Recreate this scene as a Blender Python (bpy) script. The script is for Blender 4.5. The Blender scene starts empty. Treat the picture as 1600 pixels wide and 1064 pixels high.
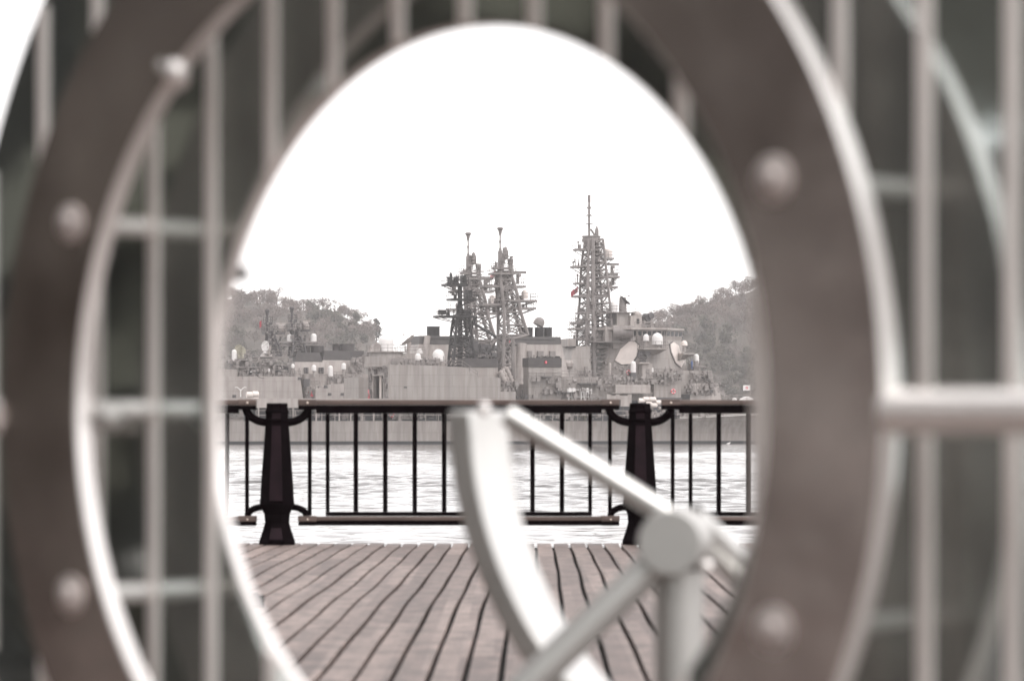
import bpy, math, random
from mathutils import Vector, Matrix
R = math.radians
sc = bpy.context.scene
col = sc.collection

# ------------------------------------------------------------------ camera, world, sun, exposure
FPX, HZ, CX = 5400.0, 673.0, 800.0        # focal length, horizon row and axis column of the 1600 px wide photograph
EYE, SEA = 0.92, -1.26
cam = bpy.data.cameras.new("camera"); camo = bpy.data.objects.new("camera", cam); col.objects.link(camo)
camo.location = (0, 0, EYE); camo.rotation_euler = (R(90), 0, 0)
cam.sensor_width = 36; cam.lens = FPX / 1600 * 36
cam.shift_y = (HZ - 532) / 1600
cam.clip_start = .1; cam.clip_end = 9000
cam.dof.use_dof = True; cam.dof.focus_distance = 105; cam.dof.aperture_fstop = 5.2; cam.dof.aperture_blades = 0
sc.camera = camo

SUN_EL, SUN_AZ = 52, 130                   # azimuth from +Y, clockwise
w = bpy.data.worlds.new("World"); sc.world = w; w.use_nodes = True
nt = w.node_tree; bg = nt.nodes["Background"]
sky = nt.nodes.new("ShaderNodeTexSky"); sky.sky_type = 'NISHITA'; sky.sun_disc = False
sky.sun_elevation = R(SUN_EL); sky.sun_rotation = R(SUN_AZ); sky.dust_density = 1.0; sky.air_density = 1.0
hs = nt.nodes.new("ShaderNodeHueSaturation"); hs.inputs['Saturation'].default_value = .12
nt.links.new(sky.outputs[0], hs.inputs['Color']); 
ov = nt.nodes.new("ShaderNodeMix"); ov.data_type = 'RGBA'; ov.inputs[0].default_value = .62      # an even overcast veil over the clear sky
ov.inputs[7].default_value = (7.0, 6.66, 6.56, 1)
nt.links.new(hs.outputs[0], ov.inputs[6]); nt.links.new(ov.outputs[2], bg.inputs[0])
bg.inputs[1].default_value = .15
sl = bpy.data.lights.new("sun", 'SUN'); so = bpy.data.objects.new("sun", sl); col.objects.link(so)
sl.energy = 0.6; sl.angle = R(22); sl.color = (1, .95, .91)
so.rotation_euler = (R(90 - SUN_EL), 0, R(180 - SUN_AZ))
vs = sc.view_settings
vs.view_transform = 'Standard'; vs.look = 'None'; vs.exposure = 1.1; vs.gamma = 1
sc.cycles.volume_bounces = 1; sc.cycles.max_bounces = 6; sc.cycles.diffuse_bounces = 3; sc.cycles.glossy_bounces = 4
sc.cycles.sample_clamp_indirect = 6

# ------------------------------------------------------------------ helpers
def tag(o, label=None, cat=None, group=None, kind=None):
    if label: o["label"] = label
    if cat: o["category"] = cat
    if group: o["group"] = group
    if kind: o["kind"] = kind
    return o
def empty(name, loc=(0, 0, 0), rz=0):
    o = bpy.data.objects.new(name, None); col.objects.link(o); o.empty_display_size = .1
    o.location = loc; o.rotation_euler = (0, 0, rz); return o
def frame(p, q):
    d = (q - p).normalized()
    u = Vector((0, 0, 1)) if abs(d.z) < .95 else Vector((1, 0, 0))
    s = d.cross(u).normalized(); return s, s.cross(d)
class MB:
    def __init__(self): self.v = []; self.f = []
    def add(self, vs, fs):
        n = len(self.v); self.v += [tuple(x) for x in vs]; self.f += [tuple(i + n for i in f) for f in fs]
    def box(self, x0, x1, y0, y1, z0, z1):
        x0, x1 = min(x0, x1), max(x0, x1); y0, y1 = min(y0, y1), max(y0, y1); z0, z1 = min(z0, z1), max(z0, z1)
        self.add([(x0,y0,z0),(x1,y0,z0),(x1,y1,z0),(x0,y1,z0),(x0,y0,z1),(x1,y0,z1),(x1,y1,z1),(x0,y1,z1)],
                 [(3,2,1,0),(4,5,6,7),(0,1,5,4),(1,2,6,5),(2,3,7,6),(3,0,4,7)])
    def tube(self, p, q, r, n=5, r2=None):
        p, q = Vector(p), Vector(q)
        if (q - p).length < 1e-6: return
        r2 = r if r2 is None else r2; s, t = frame(p, q); vs = []
        for c, rr in ((p, r), (q, r2)):
            for i in range(n):
                a = 2 * math.pi * i / n; vs.append(c + s * (rr * math.cos(a)) + t * (rr * math.sin(a)))
        fs = [(i, (i+1) % n, n + (i+1) % n, n + i) for i in range(n)]
        self.add(vs, fs + [tuple(range(n - 1, -1, -1)), tuple(range(n, 2 * n))])
    def path(self, pts, r, n=8, closed=False):
        pts = [Vector(p) for p in pts]; m = len(pts); vs = []; up = None
        for k, p in enumerate(pts):
            if closed: d = (pts[(k+1) % m] - pts[k-1]).normalized()
            else: d = (pts[min(k+1, m-1)] - pts[max(k-1, 0)]).normalized()
            if up is None: up = Vector((0, 0, 1)) if abs(d.z) < .9 else Vector((0, 1, 0))
            s = d.cross(up).normalized(); t = s.cross(d); up = t
            rr = r[k] if isinstance(r, (list, tuple)) else r
            for i in range(n):
                a = 2 * math.pi * i / n; vs.append(p + s * (rr * math.cos(a)) + t * (rr * math.sin(a)))
        fs = []
        for k in range(m if closed else m - 1):
            b, c = k * n, ((k + 1) % m) * n
            fs += [(b + i, b + (i+1) % n, c + (i+1) % n, c + i) for i in range(n)]
        if not closed: fs += [tuple(range(n - 1, -1, -1)), tuple(range((m-1) * n, m * n))]
        self.add(vs, fs)
    def lathe(self, prof, o=(0, 0, 0), n=16, axis=(0, 0, 1), phase=0.):
        o = Vector(o); d = Vector(axis).normalized(); s, t = frame(Vector((0,0,0)), d); vs = []
        for r, h in prof:
            for i in range(n):
                a = 2 * math.pi * i / n + phase; vs.append(o + d * h + s * (r * math.cos(a)) + t * (r * math.sin(a)))
        fs = []
        for k in range(len(prof) - 1):
            b, c = k * n, (k + 1) * n
            fs += [(b + i, b + (i+1) % n, c + (i+1) % n, c + i) for i in range(n)]
        if prof[0][0] > 1e-5: fs.append(tuple(range(n - 1, -1, -1)))
        if prof[-1][0] > 1e-5: fs.append(tuple(range((len(prof)-1) * n, len(prof) * n)))
        self.add(vs, fs)
    def prism(self, poly, y0, y1):                 # polygon in (x, z) extruded along y
        n = len(poly)
        ar = sum(poly[i][0]*poly[(i+1) % n][1] - poly[(i+1) % n][0]*poly[i][1] for i in range(n))
        if ar < 0: poly = poly[::-1]
        self.add([(x, y0, z) for x, z in poly] + [(x, y1, z) for x, z in poly],
                 [tuple(range(n)), tuple(range(2*n - 1, n - 1, -1))] + [(i, n + i, n + (i+1) % n, (i+1) % n) for i in range(n)])
    def frustum(self, bot, top):                   # counter-clockwise rings of 3-D points
        n = len(bot)
        self.add(list(bot) + list(top), [tuple(range(n - 1, -1, -1)), tuple(range(n, 2 * n))] + [(i, (i+1) % n, n + (i+1) % n, n + i) for i in range(n)])
    def leaf(self, c, s, rng, d=None):
        a = Vector((rng.gauss(0,1), rng.gauss(0,1), rng.gauss(0,1))).normalized()
        if d is not None:                              # most leaf clumps lie along the outside of the crown
            nn = (d + a * .45).normalized(); a = nn.cross(Vector((rng.gauss(0,1), rng.gauss(0,1), rng.gauss(0,1)))).normalized(); b = nn.cross(a)
        else: b = a.cross(Vector((rng.gauss(0,1), rng.gauss(0,1), rng.gauss(0,1)))).normalized()
        a *= s * rng.uniform(.6, 1.2); b *= s * rng.uniform(.4, .9); c = Vector(c)
        self.add([c - a, c - b, c + a, c + b], [(0, 1, 2, 3)])
    def obj(self, name, mat, parent=None, smooth=False, bevel=0):
        me = bpy.data.meshes.new(name); me.from_pydata(self.v, [], self.f); me.update()
        o = bpy.data.objects.new(name, me); col.objects.link(o); me.materials.append(mat)
        if parent: o.parent = parent
        if smooth:
            me.polygons.foreach_set("use_smooth", [True] * len(me.polygons))
            me.set_sharp_from_angle(angle=R(38))
        if bevel:
            b = o.modifiers.new("bevel", 'BEVEL'); b.width = bevel; b.segments = 2; b.limit_method = 'ANGLE'; b.angle_limit = R(40)
        return o
def dome(r, h, cyl=0, n=6):                        # profile: a drum with a domed top
    return [(r, 0)] + ([(r, cyl)] if cyl else []) + [(max(r * math.cos(math.pi/2 * k / n), 0), cyl + h * math.sin(math.pi/2 * k / n)) for k in range(1, n + 1)]
def ball(r, n=8): return [(max(r * math.sin(math.pi * k / n), 0), -r * math.cos(math.pi * k / n)) for k in range(n + 1)]

def mat(name, base, rough=.6, metal=0., var=.0, scale=3., alt=None, bump=0., bscale=40., stretch=None, detail=6, spec=None, sub=None):
    m = bpy.data.materials.new(name); m.use_nodes = True; t = m.node_tree; p = t.nodes["Principled BSDF"]
    p.inputs['Roughness'].default_value = rough; p.inputs['Metallic'].default_value = metal
    if spec is not None: p.inputs['Specular IOR Level'].default_value = spec
    base = tuple(base) + (1,)
    p.inputs['Base Color'].default_value = base
    co = t.nodes.new("ShaderNodeTexCoord"); mp = t.nodes.new("ShaderNodeMapping")
    t.links.new(co.outputs['Object'], mp.inputs[0])
    if stretch: mp.inputs['Scale'].default_value = stretch
    if var or alt:
        n = t.nodes.new("ShaderNodeTexNoise"); n.inputs['Scale'].default_value = scale; n.inputs['Detail'].default_value = detail
        t.links.new(mp.outputs[0], n.inputs['Vector'])
        cr = t.nodes.new("ShaderNodeValToRGB"); cr.color_ramp.elements[0].position = .32; cr.color_ramp.elements[1].position = .68
        cr.color_ramp.elements[0].color = tuple(c * (1 - var) for c in base[:3]) + (1,)
        cr.color_ramp.elements[1].color = (tuple(alt) + (1,)) if alt else tuple(min(1, c * (1 + var)) for c in base[:3]) + (1,)
        t.links.new(n.outputs['Fac'], cr.inputs[0]); t.links.new(cr.outputs[0], p.inputs['Base Color'])
    if bump:
        n = t.nodes.new("ShaderNodeTexNoise"); n.inputs['Scale'].default_value = bscale; n.inputs['Detail'].default_value = 4
        b = t.nodes.new("ShaderNodeBump"); b.inputs['Strength'].default_value = bump; b.inputs['Distance'].default_value = .02
        t.links.new(mp.outputs[0], n.inputs['Vector']); t.links.new(n.outputs['Fac'], b.inputs['Height']); t.links.new(b.outputs[0], p.inputs['Normal'])
    return m
M = {}
M['steel'] = mat("weathered_steel", (.44,.37,.345), .27, .88, .3, 4, alt=(.74,.665,.63), bump=.12, bscale=12)
M['mirror'] = mat("polished_steel", (.60,.65,.635), .055, .90, .2, 3, bump=.03, bscale=5)
M['edge'] = mat("skylit_steel", (.92,.89,.87), .24, .55, .06, 6)  # same steel as the ring face, sky brightness put into the base
M['strip'] = mat("satin_strip", (.86,.815,.785), .55, .05, .06, 4)
M['satin'] = mat("satin_steel", (.56,.555,.54), .30, .85, .08, 4)
M['satin2'] = mat("matt_steel", (.47,.465,.45), .5, .7, .08, 4)
M['iron'] = mat("black_iron", (.004,.0022,.003), .8, 0, .3, 8, spec=.03)
M['ironsheen'] = mat("iron_facet_sheen", (.014,.007,.010), .6, 0, .3, 8, spec=.12)  # paler iron: light caught by the post facets put into the base
M['wood'] = mat("brown_rail_wood", (.11,.080,.070), .6, 0, .35, 6, stretch=(.4,4,4))
M['boltgrey'] = mat('dull_bolt', (.60,.55,.53), .6, .5, .15, 30)
M['bolt'] = mat("bolt_steel", (.75,.65,.58), .35, 1)
M['grey'] = mat("navy_grey", (.27,.249,.238), .55, 0, .10, .8, stretch=(1,1,.2))
M['grey2'] = mat("pale_navy_grey", (.32,.292,.28), .55, 0, .09, .4)
M['dkgrey'] = mat("dark_navy_grey", (.065,.061,.063), .6, 0, .15, 1)  # plain dark grey for fittings, low masts and openings
M['recess'] = mat("recess_shade", (.045,.048,.056), .6, 0, .3, 1)  # shade of recessed walls and openings put into a dark bluish base
M['mastgrey'] = mat("mast_grey", (.185,.167,.161), .6, 0, .12, 1)
M['gear'] = mat("gear_grey", (.21,.19,.182), .6, 0, .25, 2)
M['black'] = mat("soot_black", (.004,.003,.004), .6, 0, .3, 1)
M['funnel'] = mat("funnel_dark", (.045,.040,.040), .6, 0, .2, 1)
M['boot'] = mat("boot_topping", (.02,.022,.026), .5)
M['white'] = mat("white_radome", (.62,.60,.59), .45, 0, .03, 1)
M['cream'] = mat("array_cream", (.64,.575,.54), .6, 0, .1, .7)
M['tan'] = mat("tan_dish", (.30,.28,.22), .6)
M['red'] = mat("red_paint", (.62,.10,.13), .5)
M['dkred'] = mat("dark_red_cloth", (.33,.05,.07), .8)
M['flagwhite'] = mat("white_cloth", (.85,.83,.82), .8)
M['glass'] = mat("bridge_glass", (.03,.035,.04), .15)
M['rust'] = mat("rust_stain", (.42,.33,.28), .7, 0, .2, 2)
M['blue'] = mat("blue_overall", (.05,.10,.24), .8)
M['skin'] = mat("skin", (.5,.33,.26), .6)
M['hair'] = mat("hair", (.02,.015,.015), .6)
M['leaf'] = mat("evergreen_leaf", (.040,.041,.030), .7, 0, .5, .2, alt=(.085,.078,.056))
M['leafdark'] = mat("dark_leaf", (.030,.034,.030), .7, 0, .4, .3)
M['twig'] = mat("bare_twig", (.135,.108,.098), .8, 0, .35, .15)
M['bark'] = mat("bark", (.085,.07,.062), .9, 0, .3, 2)
M['soil'] = mat("hill_soil", (.075,.065,.055), .9, 0, .4, .05)

for key in ('grey', 'grey2'):                     # welded plating: faint seams and vertical run-off streaks in the paint
    t = M[key].node_tree; p = t.nodes["Principled BSDF"]; src = p.inputs['Base Color'].links[0].from_socket
    co = t.nodes.new("ShaderNodeTexCoord"); mp = t.nodes.new("ShaderNodeMapping"); mp.inputs['Rotation'].default_value = (R(-90), 0, 0); t.links.new(co.outputs['Object'], mp.inputs[0])
    br = t.nodes.new("ShaderNodeTexBrick"); br.inputs['Scale'].default_value = 1; br.inputs['Brick Width'].default_value = 5.2; br.inputs['Row Height'].default_value = 1.9; br.inputs['Mortar Size'].default_value = .045
    br.inputs['Color1'].default_value = (1,1,1,1); br.inputs['Color2'].default_value = (.955,.955,.955,1); br.inputs['Mortar'].default_value = (.80,.79,.78,1); t.links.new(mp.outputs[0], br.inputs['Vector'])
    m2 = t.nodes.new("ShaderNodeMapping"); m2.inputs['Scale'].default_value = (1.3, 1.3, .10); t.links.new(co.outputs['Object'], m2.inputs[0])
    ns = t.nodes.new("ShaderNodeTexNoise"); ns.inputs['Scale'].default_value = 1.2; ns.inputs['Detail'].default_value = 6; t.links.new(m2.outputs[0], ns.inputs['Vector'])
    cr = t.nodes.new("ShaderNodeValToRGB"); cr.color_ramp.elements[0].position = .40; cr.color_ramp.elements[1].position = .60
    cr.color_ramp.elements[0].color = (.84,.81,.79,1); cr.color_ramp.elements[1].color = (1.04,1.03,1.02,1); t.links.new(ns.outputs['Fac'], cr.inputs[0])
    for extra in (br.outputs['Color'], cr.outputs[0]):
        x = t.nodes.new("ShaderNodeMix"); x.data_type = 'RGBA'; x.blend_type = 'MULTIPLY'; x.inputs[0].default_value = 1
        t.links.new(src, x.inputs[6]); t.links.new(extra, x.inputs[7]); src = x.outputs[2]
    t.links.new(src, p.inputs['Base Color'])

def px2w(px, py, Y): return Vector(((px - CX) / FPX * Y, Y, EYE + (HZ - py) / FPX * Y))

# ------------------------------------------------------------------ setting: sea, deck, hills
def sea():
    import numpy as np
    b = MB(); xs = [-4000, -400, -100, 100, 400, 4000]; ys = [5, 28, 120, 600, 1200, 7000]
    for j in range(5):
        for i in range(5):
            b.add([(xs[i],ys[j],-.4),(xs[i+1],ys[j],-.4),(xs[i+1],ys[j+1],-.4),(xs[i],ys[j+1],-.4)], [(0,1,2,3)])
    Yr = 50 * np.exp(.0025 * np.arange(1010)); nx = 400              # rippled water: a grid that coarsens with distance
    Yg, T = np.meshgrid(Yr, np.linspace(-1, 1, nx), indexing='ij'); Xg = T * (.19 * Yg + 4)
    rg = np.random.default_rng(7); H = np.zeros_like(Xg); gust = .75 + .45 * np.sin(Yg * .045 + Xg * .05 + 1.5 * np.sin(Yg * .013 + Xg * .03))
    for k in range(52):
        lam = .5 * (3. / .5) ** rg.random(); th = rg.normal(0, .55); kk = 2 * np.pi / lam; ph = rg.random() * 6.3
        fade = np.clip((lam / (.0025 * Yg) - 2) / 2, 0, 1); p = kk * (np.sin(th) * Xg + np.cos(th) * Yg) + ph
        H += (.041 / kk) * fade * gust * (np.exp(np.sin(p) - 1) * 2.2 - 1)
    n0 = len(b.v); b.v += list(zip(Xg.ravel().tolist(), Yg.ravel().tolist(), H.ravel().tolist()))
    nr = len(Yr); q = (np.arange(nr - 1)[:, None] * nx + np.arange(nx - 1)[None, :] + n0).ravel()
    b.f += list(zip(q.tolist(), (q + 1).tolist(), (q + nx + 1).tolist(), (q + nx).tolist()))
    m = bpy.data.materials.new("sea_water"); m.use_nodes = True; t = m.node_tree; p = t.nodes["Principled BSDF"]
    p.inputs['Base Color'].default_value = (.045,.043,.042,1); p.inputs['Roughness'].default_value = .07; p.inputs['IOR'].default_value = 1.33
    co = t.nodes.new("ShaderNodeTexCoord"); last = None
    for sx, sy, s, st, dist, det in ((.45, 1.0, 1.2, .8, .10, 3),):
        mp = t.nodes.new("ShaderNodeMapping"); mp.inputs['Scale'].default_value = (sx, sy, 1); mp.inputs['Rotation'].default_value = (0, 0, .12)
        n = t.nodes.new("ShaderNodeTexNoise"); n.inputs['Scale'].default_value = s; n.inputs['Detail'].default_value = det; n.inputs['Distortion'].default_value = .6
        bp = t.nodes.new("ShaderNodeBump"); bp.inputs['Strength'].default_value = st; bp.inputs['Distance'].default_value = dist
        t.links.new(co.outputs['Object'], mp.inputs[0]); t.links.new(mp.outputs[0], n.inputs['Vector']); t.links.new(n.outputs['Fac'], bp.inputs['Height'])
        if last: t.links.new(last.outputs[0], bp.inputs['Normal'])
        last = bp
    t.links.new(last.outputs[0], p.inputs['Normal'])
    o = b.obj("sea", m); o.location.z = SEA; o.data.polygons.foreach_set("use_smooth", [True] * len(o.data.polygons)); tag(o, kind="structure")
sea()

EDGE = 28.35
def deck():
    rng = random.Random(4)
    pitch, gap = .1375, .0215
    X0, X1, Y0 = -7.5, 8.0, -9.
    ys = []; y = Y0
    while y < EDGE - .3: ys.append(y); y += .45
    ys.append(EDGE)
    def heave(x, y): return .004 * math.sin(y * .83 + .25 * x) + .002 * math.sin(y * 1.7 + 1.3 + .5 * x)
    def sway(x, y): return .004 * math.sin(y * .6 + 1.1 * x) + .002 * math.sin(y * 1.7 + 2.3 * x) + .007 * (y - EDGE)
    b = MB(); k = 0; x = X0; sh = .0
    nrow = 0
    while x < X1:
        w0, w1 = x + gap / 2, x + pitch - gap / 2
        dz = rng.uniform(-.003, .003); vs = []; fs = []
        for j, y in enumerate(ys):
            h = heave(x, y) * (1 if y < EDGE - .2 else .2) + dz; e = .006 * math.sin(y * 1.3 + x * 40) * .5
            a0, a1 = w0 + sway(x, y) + e * .4, w1 + sway(x + pitch, y) - e * .4
            vs += [(a0, y, h - .03), (a0, y, h - .004), (a0 + .004, y, h), (a1 - .004, y, h), (a1, y, h - .004), (a1, y, h - .03)]
            if j:
                q = (j - 1) * 6; fs += [(q + i, q + i + 1, q + i + 7, q + i + 6) for i in range(5)]
        q = (len(ys) - 1) * 6; fs.append(tuple(q + i for i in range(6)))
        b.add(vs, fs); x += pitch; k += 1
    m = bpy.data.materials.new("deck_planks"); m.use_nodes = True; t = m.node_tree; p = t.nodes["Principled BSDF"]
    p.inputs['Roughness'].default_value = .62
    co = t.nodes.new("ShaderNodeTexCoord")
    def noise(scale, st, det=5):
        mp = t.nodes.new("ShaderNodeMapping"); mp.inputs['Scale'].default_value = st
        n = t.nodes.new("ShaderNodeTexNoise"); n.inputs['Scale'].default_value = scale; n.inputs['Detail'].default_value = det
        t.links.new(co.outputs['Object'], mp.inputs[0]); t.links.new(mp.outputs[0], n.inputs['Vector']); return n
    # colour per plank: white noise of the plank's column and of a board length
    sep = t.nodes.new("ShaderNodeSeparateXYZ"); t.links.new(co.outputs['Object'], sep.inputs[0])
    fl = t.nodes.new("ShaderNodeMath"); fl.operation = 'MULTIPLY_ADD'; fl.inputs[1].default_value = 1 / pitch; fl.inputs[2].default_value = -X0 / pitch
    t.links.new(sep.outputs[0], fl.inputs[0])
    f2 = t.nodes.new("ShaderNodeMath"); f2.operation = 'FLOOR'; t.links.new(fl.outputs[0], f2.inputs[0])
    fy = t.nodes.new("ShaderNodeMath"); fy.operation = 'MULTIPLY'; fy.inputs[1].default_value = .37; t.links.new(sep.outputs[1], fy.inputs[0])
    ad = t.nodes.new("ShaderNodeMath"); ad.operation = 'MULTIPLY_ADD'; ad.inputs[1].default_value = .618; t.links.new(f2.outputs[0], ad.inputs[0]); t.links.new(fy.outputs[0], ad.inputs[2])
    f3 = t.nodes.new("ShaderNodeMath"); f3.operation = 'FLOOR'; t.links.new(ad.outputs[0], f3.inputs[0])
    cb = t.nodes.new("ShaderNodeCombineXYZ"); t.links.new(f2.outputs[0], cb.inputs[0]); t.links.new(f3.outputs[0], cb.inputs[1])
    wn = t.nodes.new("ShaderNodeTexWhiteNoise"); wn.noise_dimensions = '2D'; t.links.new(cb.outputs[0], wn.inputs['Vector'])
    r1 = t.nodes.new("ShaderNodeValToRGB"); r1.color_ramp.elements[0].color = (.118,.083,.073,1); r1.color_ramp.elements[1].color = (.235,.178,.158,1)
    t.links.new(wn.outputs['Value'], r1.inputs[0])
    def mul(a, n, lo, hi, p0=.35, p1=.65):
        r = t.nodes.new("ShaderNodeValToRGB"); r.color_ramp.elements[0].position = p0; r.color_ramp.elements[1].position = p1
        r.color_ramp.elements[0].color = (lo, lo, lo, 1); r.color_ramp.elements[1].color = (hi, hi, hi, 1)
        t.links.new(n.outputs['Fac'], r.inputs[0])
        x = t.nodes.new("ShaderNodeMix"); x.data_type = 'RGBA'; x.blend_type = 'MULTIPLY'; x.inputs[0].default_value = 1
        t.links.new(a, x.inputs[6]); t.links.new(r.outputs[0], x.inputs[7]); return x.outputs[2]
    c = mul(r1.outputs[0], noise(5, (1.6, .7, 1)), .58, 1.12)
    c = mul(c, noise(14, (1, .5, 1)), .82, 1.08)
    c = mul(c, noise(90, (1, .05, 1), 3), .86, 1.06)
    t.links.new(c, p.inputs['Base Color'])
    nb = noise(60, (1, .08, 1), 3); bp = t.nodes.new("ShaderNodeBump"); bp.inputs['Strength'].default_value = .35; bp.inputs['Distance'].default_value = .01
    t.links.new(nb.outputs['Fac'], bp.inputs['Height']); t.links.new(bp.outputs[0], p.inputs['Normal'])
    tag(b.obj("deck", m), kind="structure")
    u = MB(); u.box(X0 - .2, X1 + .2, Y0, EDGE - .06, -.30, -.055); u.box(X0 - .2, X1 + .2, EDGE - .05, EDGE - .012, -.34, -.035)
    tag(u.obj("deck_frame", mat("deck_underside", (.006,.005,.005), .9)), kind="structure")
    g = MB(); g.box(-60, X0 - .22, -60, EDGE - .1, -.6, -.04); g.box(X1 + .22, 60, -60, EDGE - .1, -.6, -.04); g.box(X0 - .21, X1 + .21, -60, Y0 - .01, -.6, -.04)
    tag(g.obj("pavement", mat("pavement_stone", (.14,.12,.11), .85, 0, .2, 2)), kind="structure")
deck()

# hills: crest lines taken at their own distance, sloping down to the shore in front
def crest(pts, Y): return [((p[0] - CX) / FPX * Y, EYE + (HZ - p[1]) / FPX * Y) for p in pts]
def interp(pts, x):
    if x <= pts[0][0]: return pts[0][1]
    for (a, u), (b, v) in zip(pts, pts[1:]):
        if x <= b: return u + (v - u) * (x - a) / (b - a)
    return pts[-1][1]
HILL_L = crest([(-300,500),(100,470),(300,462),(352,458),(400,460),(430,459),(470,470),(520,478),(560,492),(585,512),(598,540),(606,575),(640,645),(700,670)], 1450)
HILL_R = crest([(830,668),(870,575),(890,556),(930,545),(970,518),(1010,496),(1050,481),(1090,469),(1130,457),(1170,442),(1260,425),(1500,390),(1900,380),(2600,430)], 1450)
def hill_h(pts, x, y):                             # y runs from the shore (1250) to the crest (1450) and down behind
    t = (y - 1250) / 200
    z = interp(pts, x) - 3.5
    s = math.sin(math.pi / 2 * min(max(t, 0), 1)) if t <= 1 else max(0, 1 - (t - 1) * .7)
    return SEA - .5 + (z - SEA) * s + (1.2 * math.sin(x * .11 + y * .05) + 1.0 * math.sin(x * .23 - y * .13)) * min(max(t, 0), 1)
def hill(pts, name):
    x0, x1 = pts[0][0], pts[-1][0]; nx, ny = 70, 30; b = MB(); vs = []; fs = []
    for j in range(ny + 1):
        for i in range(nx + 1):
            x = x0 + (x1 - x0) * i / nx; y = 1250 + 340 * j / ny; vs.append((x, y, hill_h(pts, x, y)))
    for j in range(ny):
        for i in range(nx):
            q = j * (nx + 1) + i; fs.append((q, q + 1, q + nx + 2, q + nx + 1))
    b.add(vs, fs); tag(b.obj(name, M['soil'], smooth=True), kind="structure")
hill(HILL_L, "hill"); hill(HILL_R, "hill")

def leafy(b, c, r, n, s, rng):
    lobes = [(Vector((rng.uniform(-.6,.6)*r, rng.uniform(-.6,.6)*r, rng.uniform(-.35,.5)*r)), r * rng.uniform(.4,.65)) for _ in range(6)]
    for _ in range(n):
        o, q = rng.choice(lobes)
        d = Vector((rng.gauss(0,1), rng.gauss(0,1), rng.gauss(0,1) + .25)).normalized()
        b.leaf(Vector(c) + o + d * q * rng.uniform(.75, 1.05), s, rng, d)
def bare(b, p, h, rng, lv=3, r=None, d=None, nb=4):           # branching winter tree of thin tapered limbs
    r = r or h * .018; d = d or Vector((rng.uniform(-.1,.1), rng.uniform(-.1,.1), 1)).normalized()
    q = p + d * h * (.42 if lv == 3 else .55)
    b.tube(p, q, r, 3, r * .65)
    if lv == 0: return
    for k in range(nb if lv > 1 else nb + 2):
        e = (d + Vector((rng.gauss(0,.5), rng.gauss(0,.5), rng.gauss(.1,.3)))).normalized()
        bare(b, p + (q - p) * rng.uniform(.55, 1), h * .62, rng, lv - 1, r * .58, e, nb)
def wood(pts, x0, x1, seed, name):
    rng = random.Random(seed); lf, tw = MB(), MB()
    y = 1262.
    while y < 1452:
        x = x0 + rng.uniform(0, 4)
        while x < x1:
            yy = y + rng.uniform(-6, 6); xx = x + rng.uniform(-2, 2); z = hill_h(pts, xx, yy)
            t = (yy - 1250) / 200
            g = math.sin(xx * .13 + seed) + math.sin(yy * .045 + xx * .07) + rng.uniform(-1.3, 1.3)
            if g > (t - .42) * 3.4:
                r = rng.uniform(1.8, 2.8) if t > .6 else rng.uniform(2.4, 4.2); leafy(lf, (xx, yy, z + r * .7), r, 330, .50, rng)
            else:
                h = rng.uniform(5, 7.5) if t > .6 else rng.uniform(6, 10); bare(tw, Vector((xx, yy, z - .5)), h, rng, 3, h * .013, None, 4)
                leafy(tw, (xx, yy, z + h * .45), h * .45, 230, .30, rng)
            x += rng.uniform(3.4, 5.4)
        y += 10.5
    a = lf.obj(name, M['leaf']); tag(a, "grey green evergreen wood covering the slope", "woodland", kind="stuff")
    c = tw.obj(name, M['twig']); tag(c, "bare brown winter wood among the evergreens on the slope", "woodland", kind="stuff")
    return a, c
for o, l in zip(wood(HILL_L, -150, -38, 11, "woodland"), ("hazy evergreen wood on the left hill behind the masts", "bare winter wood on the left hill behind the masts")): o["label"] = l
for o, l in zip(wood(HILL_R, 18, 150, 23, "woodland"), ("hazy evergreen wood on the right hill behind the bridge", "bare winter wood on the right hill behind the bridge")): o["label"] = l

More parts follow.
